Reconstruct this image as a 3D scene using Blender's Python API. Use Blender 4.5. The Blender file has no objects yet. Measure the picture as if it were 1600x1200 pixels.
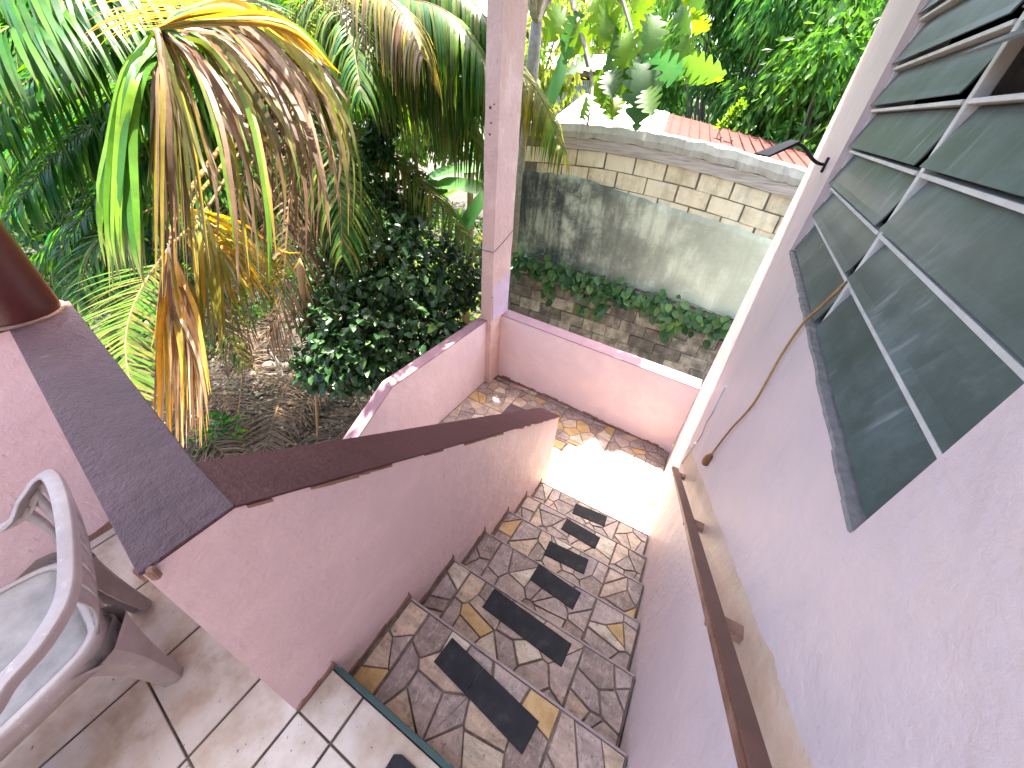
import bpy, math, random
from mathutils import Vector, Matrix, noise
random.seed(7)
R = math.radians
sc = bpy.context.scene
col = sc.collection

# ------------------------------------------------------------------ camera
CAMH = 1.6
FPX = 577.11
RW = ((0.86507, 0.49685, 0.06916), (0.35131, -0.50163, -0.79053), (-0.35809, 0.70817, -0.60850))
cam_d = bpy.data.cameras.new('camera')
cam = bpy.data.objects.new('camera', cam_d)
col.objects.link(cam)
cam_d.sensor_width = 36.0
cam_d.lens = FPX / 1600 * 36
cam_d.clip_start = 0.02
cam_d.clip_end = 400
r_, d_, f_ = Vector(RW[0]), Vector(RW[1]), Vector(RW[2])
M = Matrix(((r_.x, -d_.x, -f_.x), (r_.y, -d_.y, -f_.y), (r_.z, -d_.z, -f_.z))).to_4x4()
M.translation = (0, 0, CAMH)
cam.matrix_world = M
sc.camera = cam

# ------------------------------------------------------------------ world, sun, exposure
SUN = Vector((-0.30, 1.0, 2.85)).normalized()
w = bpy.data.worlds.new('World')
sc.world = w
w.use_nodes = True
nt = w.node_tree
bg = nt.nodes['Background']
sky = nt.nodes.new('ShaderNodeTexSky')
sky.sky_type = 'NISHITA'
sky.sun_disc = False
sky.sun_elevation = math.asin(SUN.z)
sky.sun_rotation = math.atan2(SUN.x, SUN.y)
sky.air_density = 0.8
sky.ozone_density = 0.2
sky.dust_density = 4.0
nt.links.new(sky.outputs[0], bg.inputs[0])
bg.inputs[1].default_value = 0.14
sd = bpy.data.lights.new('sun', 'SUN')
sd.energy = 5.0
sd.angle = R(0.6)
sd.color = (1.0, 0.94, 0.83)
so = bpy.data.objects.new('sun', sd)
col.objects.link(so)
so.rotation_euler = (-SUN).to_track_quat('-Z', 'Y').to_euler()
so.location = (0, 6, 14)
sc.view_settings.view_transform = 'Standard'
sc.view_settings.look = 'None'
sc.view_settings.exposure = 3.2
sc.view_settings.gamma = 1.0
sc.view_settings.use_curve_mapping = False
sc.render.engine = 'CYCLES'

# ------------------------------------------------------------------ pixel helpers (photo pixels 1600x1200)
def ray(px, py):
    a, b = (px - 800) / FPX, (py - 600) / FPX
    return r_ * a + d_ * b + f_
def P(px, py, t):
    return Vector((0, 0, CAMH)) + ray(px, py) * t
def PZ(px, py, z):
    d = ray(px, py)
    return Vector((0, 0, CAMH)) + d * ((z - CAMH) / d.z)
def PY(px, py, y):
    d = ray(px, py)
    return Vector((0, 0, CAMH)) + d * (y / d.y)
WA, WB = 0.356, -0.0175            # house wall plane  x = WA + WB*y
def PW(px, py, off=0.0):
    d = ray(px, py)
    return Vector((0, 0, CAMH)) + d * ((WA + off) / (d.x - WB * d.y))

# ------------------------------------------------------------------ materials
def nodes(name):
    m = bpy.data.materials.new(name)
    m.use_nodes = True
    n = m.node_tree
    return m, n, n.nodes['Principled BSDF'], n.nodes['Material Output']
def N(n, t, **k):
    x = n.nodes.new(t)
    for a, b in k.items():
        setattr(x, a, b)
    return x
def noise_tex(n, scale, detail=6, rough=0.6, coord='Object', stretch=None, w=None):
    tc = N(n, 'ShaderNodeTexCoord')
    t = N(n, 'ShaderNodeTexNoise')
    t.inputs['Scale'].default_value = scale
    t.inputs['Detail'].default_value = detail
    t.inputs['Roughness'].default_value = rough
    if stretch:
        mp = N(n, 'ShaderNodeMapping')
        mp.inputs['Scale'].default_value = stretch
        n.links.new(tc.outputs[coord], mp.inputs[0])
        n.links.new(mp.outputs[0], t.inputs[0])
    else:
        n.links.new(tc.outputs[coord], t.inputs[0])
    return t
def ramp(n, fac, stops, interp='LINEAR'):
    r = N(n, 'ShaderNodeValToRGB')
    r.color_ramp.interpolation = interp
    e = r.color_ramp.elements
    while len(e) < len(stops):
        e.new(0.5)
    for el, (p, c) in zip(e, stops):
        el.position = p
        el.color = (c[0], c[1], c[2], 1) if not isinstance(c, (int, float)) else (c, c, c, 1)
    n.links.new(fac, r.inputs[0])
    return r
def mixc(n, fac, a, b, mode='MIX'):
    m = N(n, 'ShaderNodeMix', data_type='RGBA', blend_type=mode)
    for i, v in ((0, fac), (6, a), (7, b)):
        if hasattr(v, 'links') or hasattr(v, 'is_linked'):
            n.links.new(v, m.inputs[i])
        elif isinstance(v, (int, float)):
            m.inputs[i].default_value = v
        else:
            m.inputs[i].default_value = (v[0], v[1], v[2], 1)
    return m.outputs[2]
def math_(n, op, a, b=0.0):
    m = N(n, 'ShaderNodeMath', operation=op)
    for i, v in enumerate((a, b)):
        if hasattr(v, 'is_linked'):
            n.links.new(v, m.inputs[i])
        else:
            m.inputs[i].default_value = v
    return m.outputs[0]
def bump(n, p, h, strength=0.3, dist=0.01):
    b = N(n, 'ShaderNodeBump')
    b.inputs['Strength'].default_value = strength
    b.inputs['Distance'].default_value = dist
    n.links.new(h, b.inputs['Height'])
    n.links.new(b.outputs[0], p.inputs['Normal'])

def m_paint(name, base, dark, speck=0.5, rough=0.55, scratch=True, bs=0.25):
    """painted render: large soft mottling, fine scuffs and dirt specks"""
    m, n, p, o = nodes(name)
    a = noise_tex(n, 2.6, 8, 0.72)
    c = ramp(n, a.outputs[0], [(0.3, [dark[0] * .93, dark[1] * .95, dark[2] * .97]), (0.5, dark), (0.6, base), (0.75, [min(1, x * 1.08) for x in base])])
    s = noise_tex(n, 38, 3, 0.7, stretch=(1, 1, 0.35))
    sm = ramp(n, s.outputs[0], [(0.635, 0.0), (0.71, 1.0)])
    g = noise_tex(n, 3.1, 2, 0.5)
    gm = ramp(n, g.outputs[0], [(0.5, 0.0), (0.72, 1.0)])
    k = math_(n, 'MULTIPLY', sm.outputs[0], gm.outputs[0])
    k = math_(n, 'MULTIPLY', k, speck)
    cc = mixc(n, k, c.outputs[0], [x * 0.42 for x in dark])
    n.links.new(cc, p.inputs['Base Color'])
    p.inputs['Roughness'].default_value = rough
    h1 = noise_tex(n, 60, 6, 0.7)
    h2 = noise_tex(n, 7, 4, 0.6)
    h = math_(n, 'ADD', math_(n, 'MULTIPLY', h2.outputs[0], 4.0), h1.outputs[0])
    bump(n, p, h, bs * 1.7, 0.009)
    return m
PINK = (0.73, 0.56, 0.55)
mat_pink = m_paint('pink_paint', PINK, (0.69, 0.52, 0.512), 0.6)
mat_pinkpost = m_paint('pink_post_paint', (0.68, 0.48, 0.43), (0.60, 0.40, 0.35), 0.8, bs=0.5)

def m_housewall():
    m, n, p, o = nodes('lilac_pink_wall_paint')
    a = noise_tex(n, 2.0, 8, 0.72)
    c = ramp(n, a.outputs[0], [(0.32, (0.475, 0.38, 0.385)), (0.46, (0.52, 0.415, 0.415)), (0.56, (0.55, 0.43, 0.415)), (0.7, (0.57, 0.445, 0.425))])
    s = noise_tex(n, 30, 3, 0.7, stretch=(1, 1, 0.3))
    sm = ramp(n, s.outputs[0], [(0.645, 0.0), (0.72, 1.0)])
    g = noise_tex(n, 2.3, 2, 0.5)
    gm = ramp(n, g.outputs[0], [(0.52, 0.0), (0.75, 1.0)])
    k = math_(n, 'MULTIPLY', math_(n, 'MULTIPLY', sm.outputs[0], gm.outputs[0]), 0.6)
    cc = mixc(n, k, c.outputs[0], (0.25, 0.19, 0.2))
    rs = noise_tex(n, 6, 5, 0.7, stretch=(1, 1, 0.08))
    rm = math_(n, 'MULTIPLY', ramp(n, rs.outputs[0], [(0.55, 0.0), (0.75, 0.28)]).outputs[0], ramp(n, g.outputs[0], [(0.42, 0.0), (0.6, 1.0)]).outputs[0])
    cc = mixc(n, rm, cc, (0.36, 0.30, 0.30))
    # unpainted tan strip that follows the handrail
    tc = N(n, 'ShaderNodeTexCoord')
    sx = N(n, 'ShaderNodeSeparateXYZ')
    n.links.new(tc.outputs['Object'], sx.inputs[0])
    nz = noise_tex(n, 9, 4, 0.6)
    d = math_(n, 'ADD', sx.outputs[2], math_(n, 'MULTIPLY', sx.outputs[1], 0.605))
    d = math_(n, 'ADD', d, math_(n, 'MULTIPLY', math_(n, 'SUBTRACT', nz.outputs[0], 0.5), 0.05))
    up = math_(n, 'LESS_THAN', d, 1.098)
    lo = math_(n, 'GREATER_THAN', d, 0.93)
    far = math_(n, 'LESS_THAN', math_(n, 'ADD', sx.outputs[1], math_(n, 'MULTIPLY', nz.outputs[0], 0.1)), 2.40)
    f = math_(n, 'MULTIPLY', math_(n, 'MULTIPLY', up, lo), far)
    tn = noise_tex(n, 5, 5, 0.7)
    tan = ramp(n, tn.outputs[0], [(0.3, (0.42, 0.29, 0.21)), (0.5, (0.50, 0.36, 0.27)), (0.7, (0.56, 0.42, 0.34))])
    cc = mixc(n, f, cc, tan.outputs[0])
    n.links.new(cc, p.inputs['Base Color'])
    p.inputs['Roughness'].default_value = 0.5
    h1 = noise_tex(n, 55, 6, 0.7)
    h2 = noise_tex(n, 5, 4, 0.6)
    h = math_(n, 'ADD', math_(n, 'MULTIPLY', h2.outputs[0], 4.5), h1.outputs[0])
    h = math_(n, 'SUBTRACT', h, math_(n, 'MULTIPLY', f, 0.8))
    bump(n, p, h, 0.45, 0.009)
    return m
mat_wall = m_housewall()

def m_simple(name, stops, scale, rough=0.6, bs=0.3, bd=0.005, stretch=None, bscale=None, spec=0.5, metal=0.0, detail=6):
    m, n, p, o = nodes(name)
    a = noise_tex(n, scale, detail, 0.65, stretch=stretch)
    c = ramp(n, a.outputs[0], stops)
    n.links.new(c.outputs[0], p.inputs['Base Color'])
    p.inputs['Roughness'].default_value = rough
    p.inputs['Metallic'].default_value = metal
    p.inputs['Specular IOR Level'].default_value = spec
    if bs:
        b = noise_tex(n, bscale or scale * 6, 5, 0.7, stretch=stretch)
        bump(n, p, b.outputs[0], bs, bd)
    return m
def m_cap(name, stops, fleck, bs):
    m, n, p, o = nodes(name)
    a = noise_tex(n, 5, 7, 0.7)
    c = ramp(n, a.outputs[0], stops)
    s = noise_tex(n, 24, 4, 0.75, stretch=(1.0, 0.35, 1))
    k = ramp(n, s.outputs[0], [(0.66, 0.0), (0.71, fleck)])
    cc = mixc(n, k.outputs[0], c.outputs[0], (0.30, 0.22, 0.22))
    d = noise_tex(n, 15, 5, 0.8)
    kd = ramp(n, d.outputs[0], [(0.62, 0.0), (0.68, 0.7)])
    cc = mixc(n, kd.outputs[0], cc, (0.028, 0.014, 0.015))
    n.links.new(cc, p.inputs['Base Color'])
    p.inputs['Roughness'].default_value = 0.5
    p.inputs['Specular IOR Level'].default_value = 0.28
    b1 = noise_tex(n, 70, 4, 0.7); b2 = noise_tex(n, 14, 5, 0.7)
    bump(n, p, math_(n, 'ADD', b1.outputs[0], math_(n, 'MULTIPLY', b2.outputs[0], 3.0)), bs, 0.008)
    return m
mat_cap = m_cap('maroon_rough_paint', [(0.25, (0.055, 0.028, 0.031)), (0.55, (0.078, 0.038, 0.042)), (0.75, (0.105, 0.058, 0.062))], 0.55, 0.75)
mat_capwarm = m_cap('maroon_smooth_paint', [(0.25, (0.052, 0.014, 0.015)), (0.75, (0.080, 0.024, 0.026))], 0.3, 0.3)
mat_column = m_simple('dark_red_column_paint', [(0.3, (0.06, 0.012, 0.010)), (0.7, (0.085, 0.018, 0.014))], 5, 0.35, 0.25, 0.003, bscale=30)
mat_raw = m_simple('bare_brown_mortar', [(0.3, (0.16, 0.085, 0.055)), (0.7, (0.30, 0.17, 0.12))], 18, 0.85, 0.6, 0.006)
mat_tile = None
def m_stone():
    m, n, p, o = nodes('printed_flagstone')
    oi = N(n, 'ShaderNodeObjectInfo')
    c = ramp(n, oi.outputs['Random'], [(0.0, (0.24, 0.17, 0.145)), (0.15, (0.42, 0.305, 0.235)), (0.3, (0.31, 0.235, 0.215)), (0.45, (0.47, 0.34, 0.24)), (0.6, (0.36, 0.27, 0.235)), (0.75, (0.28, 0.21, 0.195)), (0.88, (0.55, 0.455, 0.35))], 'CONSTANT')
    a = noise_tex(n, 9, 9, 0.75, stretch=(1, 2.6, 1))
    v = ramp(n, a.outputs[0], [(0.28, 0.30), (0.45, 0.80), (0.58, 1.1), (0.72, 1.5)])
    cc = mixc(n, 1.0, c.outputs[0], v.outputs[0], 'MULTIPLY')
    b2 = noise_tex(n, 26, 6, 0.8, stretch=(2.5, 1, 1))
    vm = ramp(n, b2.outputs[0], [(0.52, 0.0), (0.62, 0.55)])
    cc = mixc(n, vm.outputs[0], cc, (0.54, 0.44, 0.36))
    s = noise_tex(n, 40, 5, 0.85)
    sm = ramp(n, s.outputs[0], [(0.57, 0.0), (0.66, 0.8)])
    cc = mixc(n, sm.outputs[0], cc, (0.07, 0.042, 0.03))
    n.links.new(cc, p.inputs['Base Color'])
    p.inputs['Roughness'].default_value = 0.45
    h = noise_tex(n, 40, 6, 0.7)
    bump(n, p, h.outputs[0], 0.5, 0.004)
    return m
mat_stone = m_stone()
mat_ochre = m_simple('ochre_flagstone', [(0.3, (0.34, 0.20, 0.075)), (0.5, (0.47, 0.30, 0.125)), (0.7, (0.52, 0.36, 0.19))], 16, 0.5, 0.4, 0.004)
mat_grout = m_simple('brown_joint_grout', [(0.3, (0.06, 0.042, 0.033)), (0.7, (0.20, 0.15, 0.12))], 30, 0.8, 0.5, 0.004)
mat_nose = m_simple('pale_stair_nosing', [(0.3, (0.23, 0.17, 0.165)), (0.7, (0.38, 0.30, 0.29))], 22, 0.55, 0.3, 0.003)
def m_ftile():
    m, n, p, o = nodes('cream_marbled_tile')
    a = noise_tex(n, 5.5, 8, 0.65)
    c = ramp(n, a.outputs[0], [(0.30, (0.25, 0.17, 0.115)), (0.42, (0.41, 0.335, 0.265)), (0.55, (0.50, 0.44, 0.375)), (0.75, (0.455, 0.415, 0.38))])
    b = noise_tex(n, 3, 5, 0.6)
    bm = ramp(n, b.outputs[0], [(0.46, 0.0), (0.64, 0.8)])
    cc = mixc(n, bm.outputs[0], c.outputs[0], (0.31, 0.215, 0.13))
    s = noise_tex(n, 55, 3, 0.8)
    sm = ramp(n, s.outputs[0], [(0.655, 0.0), (0.70, 0.85)])
    cc = mixc(n, sm.outputs[0], cc, (0.06, 0.045, 0.04))
    n.links.new(cc, p.inputs['Base Color'])
    p.inputs['Roughness'].default_value = 0.33
    h = noise_tex(n, 9, 5, 0.6)
    bump(n, p, h.outputs[0], 0.25, 0.006)
    return m
mat_ftile = m_ftile()
mat_fgrout = m_simple('dark_floor_grout', [(0.4, (0.03, 0.023, 0.02)), (0.7, (0.16, 0.115, 0.085))], 6, 0.9, 0.3)
mat_green = m_simple('worn_dark_green_paint', [(0.35, (0.03, 0.06, 0.055)), (0.6, (0.02, 0.06, 0.055)), (0.72, (0.40, 0.37, 0.33))], 26, 0.5, 0.4)
mat_mat = m_simple('black_rubber', [(0.3, (0.012, 0.013, 0.016)), (0.58, (0.024, 0.024, 0.028)), (0.70, (0.045, 0.043, 0.043)), (0.8, (0.10, 0.09, 0.085))], 14, 0.75, 0.6, 0.003, bscale=160, spec=0.3)
mat_conc = m_simple('grey_concrete', [(0.3, (0.13, 0.12, 0.115)), (0.7, (0.26, 0.24, 0.23))], 30, 0.9, 0.6, 0.004)
mat_alu = m_simple('weathered_aluminium', [(0.3, (0.42, 0.40, 0.375)), (0.7, (0.56, 0.54, 0.51))], 20, 0.45, 0.15, spec=0.5)
def m_slat():
    m, n, p, o = nodes('slate_blue_louvre')
    a = noise_tex(n, 4, 9, 0.75)
    c = ramp(n, a.outputs[0], [(0.32, (0.026, 0.040, 0.034)), (0.5, (0.048, 0.066, 0.062)), (0.62, (0.078, 0.098, 0.098)), (0.75, (0.105, 0.125, 0.128))])
    s = noise_tex(n, 26, 3, 0.6, stretch=(1, 1, 0.06))
    g = noise_tex(n, 3.3, 2, 0.5)
    k = math_(n, 'MULTIPLY', ramp(n, s.outputs[0], [(0.54, 0.0), (0.68, 0.6)]).outputs[0], ramp(n, g.outputs[0], [(0.5, 0.0), (0.66, 1.0)]).outputs[0])
    cc = mixc(n, k, c.outputs[0], (0.22, 0.245, 0.24))
    n.links.new(cc, p.inputs['Base Color'])
    p.inputs['Roughness'].default_value = 0.42
    p.inputs['Specular IOR Level'].default_value = 0.4
    h = noise_tex(n, 90, 3, 0.6)
    bump(n, p, h.outputs[0], 0.12, 0.002)
    return m
mat_slat = m_slat()
mat_dark = m_simple('unlit_room_black', [(0.3, (0.012, 0.014, 0.014)), (0.7, (0.02, 0.022, 0.022))], 4, 0.9, 0)
mat_curtain = m_simple('grey_curtain', [(0.3, (0.25, 0.24, 0.24)), (0.7, (0.35, 0.33, 0.33))], 8, 0.8, 0.1)
mat_rail = m_simple('brown_handrail_paint', [(0.3, (0.085, 0.034, 0.022)), (0.7, (0.125, 0.052, 0.036))], 14, 0.42, 0.2, 0.002)
mat_railedge = m_simple('paler_rail_side', [(0.35, (0.13, 0.055, 0.035)), (0.65, (0.24, 0.13, 0.09))], 20, 0.5, 0.2)
mat_black = m_simple('black_plastic', [(0.3, (0.006, 0.006, 0.009)), (0.7, (0.011, 0.011, 0.015))], 20, 0.6, 0, spec=0.2)
mat_cord = m_simple('ochre_cable', [(0.3, (0.26, 0.13, 0.035)), (0.7, (0.36, 0.19, 0.06))], 30, 0.5, 0)
mat_plug = m_simple('brown_plug', [(0.3, (0.20, 0.075, 0.02)), (0.7, (0.28, 0.12, 0.03))], 50, 0.5, 0.2)
mat_white = m_simple('off_white_plastic', [(0.3, (0.55, 0.50, 0.46)), (0.7, (0.68, 0.64, 0.60))], 12, 0.5, 0)
def m_chair():
    m, n, p, o = nodes('taupe_weathered_plastic')
    a = noise_tex(n, 6, 6, 0.7)
    c = ramp(n, a.outputs[0], [(0.3, (0.24, 0.20, 0.185)), (0.55, (0.32, 0.275, 0.255)), (0.75, (0.42, 0.385, 0.37))])
    s = noise_tex(n, 48, 5, 0.8, stretch=(1, 1, 0.5))
    sm = ramp(n, s.outputs[0], [(0.60, 0.0), (0.72, 0.6)])
    cc = mixc(n, sm.outputs[0], c.outputs[0], (0.56, 0.535, 0.52))
    n.links.new(cc, p.inputs['Base Color'])
    p.inputs['Roughness'].default_value = 0.38
    bump(n, p, s.outputs[0], 0.12, 0.002)
    return m
mat_chair = m_chair()
mat_seat = m_simple('dirty_grey_seat', [(0.3, (0.13, 0.12, 0.11)), (0.5, (0.21, 0.20, 0.19)), (0.72, (0.30, 0.28, 0.26))], 9, 0.6, 0.3, 0.003)

def m_leaf(name, a, b, rough=0.4, trans=0.45, vcol=False, spec=0.5, bright=1.5, dim=1.0):
    m, n, p, o = nodes(name)
    if vcol:
        at = N(n, 'ShaderNodeAttribute', attribute_name='Col')
        nz = noise_tex(n, 9, 4, 0.7)
        v = ramp(n, nz.outputs[0], [(0.3, 0.70 * dim), (0.7, 1.2 * dim)])
        c = mixc(n, 1.0, at.outputs['Color'], v.outputs[0], 'MULTIPLY')
    else:
        oi = N(n, 'ShaderNodeObjectInfo')
        nz = noise_tex(n, 6, 4, 0.6)
        f = math_(n, 'ADD', math_(n, 'MULTIPLY', oi.outputs['Random'], 0.75), math_(n, 'MULTIPLY', nz.outputs[0], 0.3))
        c = ramp(n, f, [(0.1, a), (0.84, b), (0.97, (b[0] * 2.6, b[1] * 1.7, b[2]))]).outputs[0]
    n.links.new(c, p.inputs['Base Color'])
    p.inputs['Roughness'].default_value = rough
    p.inputs['Specular IOR Level'].default_value = spec
    t = N(n, 'ShaderNodeBsdfTranslucent')
    hs = N(n, 'ShaderNodeHueSaturation')
    hs.inputs['Hue'].default_value = 0.485
    hs.inputs['Saturation'].default_value = 1.1
    hs.inputs['Value'].default_value = bright
    n.links.new(c, hs.inputs['Color'])
    n.links.new(hs.outputs[0], t.inputs[0])
    mx = N(n, 'ShaderNodeMixShader')
    mx.inputs[0].default_value = trans
    n.links.new(p.outputs[0], mx.inputs[1])
    n.links.new(t.outputs[0], mx.inputs[2])
    n.links.new(mx.outputs[0], o.inputs[0])
    return m
mat_palm = m_leaf('palm_leaflet', None, None, 0.45, 0.46, True, 0.2, 1.7, 0.85)
mat_foliage = m_leaf('tree_foliage', None, None, 0.5, 0.42, True, 0.2, 1.6, 1.0)
mat_bush = m_leaf('glossy_dark_leaf', (0.008, 0.032, 0.010), (0.038, 0.095, 0.022), 0.35, 0.2, False, 0.45)
mat_vine = m_leaf('heart_vine_leaf', (0.014, 0.062, 0.014), (0.07, 0.165, 0.03), 0.4, 0.3, False)
mat_bread = m_leaf('breadfruit_leaf', (0.012, 0.05, 0.018), (0.075, 0.15, 0.015), 0.5, 0.42, False, 0.25, 1.8)
mat_banana = m_leaf('banana_leaf', (0.025, 0.09, 0.018), (0.05, 0.15, 0.025), 0.45, 0.4, False, 0.3, 1.6)
mat_bark = m_simple('palm_bark', [(0.3, (0.07, 0.05, 0.035)), (0.7, (0.19, 0.14, 0.10))], 9, 0.9, 0.8, 0.02)
mat_branch = m_simple('grey_branch_bark', [(0.3, (0.15, 0.125, 0.10)), (0.7, (0.30, 0.26, 0.21))], 14, 0.85, 0.5, 0.006)
mat_stalk = m_simple('dry_yellow_stalk', [(0.3, (0.25, 0.145, 0.055)), (0.7, (0.42, 0.27, 0.12))], 10, 0.6, 0.3, stretch=(1, 1, 0.2))
mat_husk = m_simple('pale_coconut_husk', [(0.3, (0.28, 0.20, 0.14)), (0.7, (0.5, 0.40, 0.32))], 12, 0.85, 0.5)
mat_ground = m_simple('dark_leaf_mould_soil', [(0.3, (0.020, 0.016, 0.011)), (0.55, (0.045, 0.036, 0.026)), (0.75, (0.085, 0.072, 0.055))], 3.5, 0.95, 1.0, 0.05, bscale=24)
def m_litter():
    m, n, p, o = nodes('dry_litter')
    at = N(n, 'ShaderNodeAttribute', attribute_name='Col')
    n.links.new(at.outputs['Color'], p.inputs['Base Color'])
    p.inputs['Roughness'].default_value = 0.9
    return m
mat_litter = m_litter()
def m_plaster():
    m, n, p, o = nodes('mould_stained_plaster')
    a = noise_tex(n, 1.3, 8, 0.7)
    c = ramp(n, a.outputs[0], [(0.36, (0.035, 0.04, 0.034)), (0.47, (0.12, 0.14, 0.10)), (0.57, (0.40, 0.44, 0.31)), (0.75, (0.62, 0.65, 0.46))])
    s = noise_tex(n, 5, 6, 0.7, stretch=(1, 1, 0.12))
    sm = ramp(n, s.outputs[0], [(0.43, 0.0), (0.60, 0.9)])
    cc = mixc(n, sm.outputs[0], c.outputs[0], (0.03, 0.033, 0.028))
    tc = N(n, 'ShaderNodeTexCoord'); sx = N(n, 'ShaderNodeSeparateXYZ')
    n.links.new(tc.outputs['Object'], sx.inputs[0])
    # cleaner, yellower towards the house end
    f = N(n, 'ShaderNodeMapRange')
    n.links.new(math_(n, 'ADD', sx.outputs[0], math_(n, 'MULTIPLY', a.outputs[0], 1.5)), f.inputs[0])
    f.inputs[1].default_value = -1.4; f.inputs[2].default_value = 0.9; f.inputs[3].default_value = 0.0; f.inputs[4].default_value = 0.62
    cc = mixc(n, f.outputs[0], cc, (0.68, 0.70, 0.47))
    w = noise_tex(n, 11, 6, 0.8)
    wm = ramp(n, w.outputs[0], [(0.58, 0.0), (0.70, 0.6)])
    cc = mixc(n, wm.outputs[0], cc, (0.5, 0.5, 0.43))
    n.links.new(cc, p.inputs['Base Color'])
    p.inputs['Roughness'].default_value = 0.9
    bump(n, p, w.outputs[0], 0.5, 0.01)
    return m
mat_plaster = m_plaster()
def m_block(name, stops, dirt):
    m, n, p, o = nodes(name)
    oi = N(n, 'ShaderNodeObjectInfo')
    a = noise_tex(n, 6, 8, 0.7)
    f = math_(n, 'ADD', math_(n, 'MULTIPLY', a.outputs[0], 0.8), math_(n, 'MULTIPLY', oi.outputs['Random'], 0.2))
    c = ramp(n, f, stops)
    s = noise_tex(n, 7, 6, 0.7, stretch=(1, 1, 0.3))
    sm = ramp(n, s.outputs[0], [(0.5, 0.0), (0.72, dirt)])
    cc = mixc(n, sm.outputs[0], c.outputs[0], (0.06, 0.055, 0.042))
    n.links.new(cc, p.inputs['Base Color'])
    p.inputs['Roughness'].default_value = 0.95
    b = noise_tex(n, 50, 6, 0.8)
    bump(n, p, b.outputs[0], 0.6, 0.008)
    return m
mat_block = m_block('yellowish_concrete_block', [(0.3, (0.46, 0.39, 0.23)), (0.5, (0.68, 0.60, 0.38)), (0.75, (0.74, 0.69, 0.48))], 0.4)
mat_lowblock = m_block('mossy_old_block', [(0.3, (0.055, 0.05, 0.035)), (0.48, (0.15, 0.135, 0.095)), (0.6, (0.30, 0.275, 0.19)), (0.75, (0.42, 0.39, 0.28))], 0.95)
mat_coping = m_block('rough_grey_coping', [(0.3, (0.25, 0.235, 0.18)), (0.5, (0.38, 0.365, 0.285)), (0.75, (0.47, 0.46, 0.37))], 0.45)
mat_plank = m_simple('silvery_old_plank', [(0.3, (0.22, 0.18, 0.13)), (0.5, (0.42, 0.37, 0.29)), (0.75, (0.54, 0.50, 0.42))], 6, 0.85, 0.7, 0.008, stretch=(0.6, 3, 9))
mat_mortar = m_simple('dark_wall_mortar', [(0.3, (0.10, 0.09, 0.065)), (0.7, (0.26, 0.235, 0.18))], 15, 0.95, 0.8, 0.01)
mat_zinc = m_simple('white_zinc_roof', [(0.3, (0.62, 0.62, 0.62)), (0.7, (0.78, 0.78, 0.78))], 3, 0.45, 0)
mat_redroof = m_simple('salmon_red_roof', [(0.3, (0.062, 0.019, 0.016)), (0.7, (0.082, 0.028, 0.023))], 3, 0.8, 0.2, spec=0.1)
mat_wood = m_simple('red_brown_timber', [(0.3, (0.14, 0.06, 0.04)), (0.7, (0.22, 0.10, 0.07))], 6, 0.7, 0.2)
mat_farwall = m_simple('pale_far_wall', [(0.3, (0.36, 0.38, 0.36)), (0.7, (0.48, 0.50, 0.47))], 2, 0.8, 0)
mat_ceiling = m_simple('white_porch_ceiling', [(0.3, (0.80, 0.78, 0.75)), (0.7, (0.85, 0.83, 0.80))], 2, 0.8, 0)
mat_yellowleaf = m_leaf('fallen_yellow_leaf', (0.45, 0.42, 0.03), (0.55, 0.5, 0.05), 0.6, 0.3)

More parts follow.
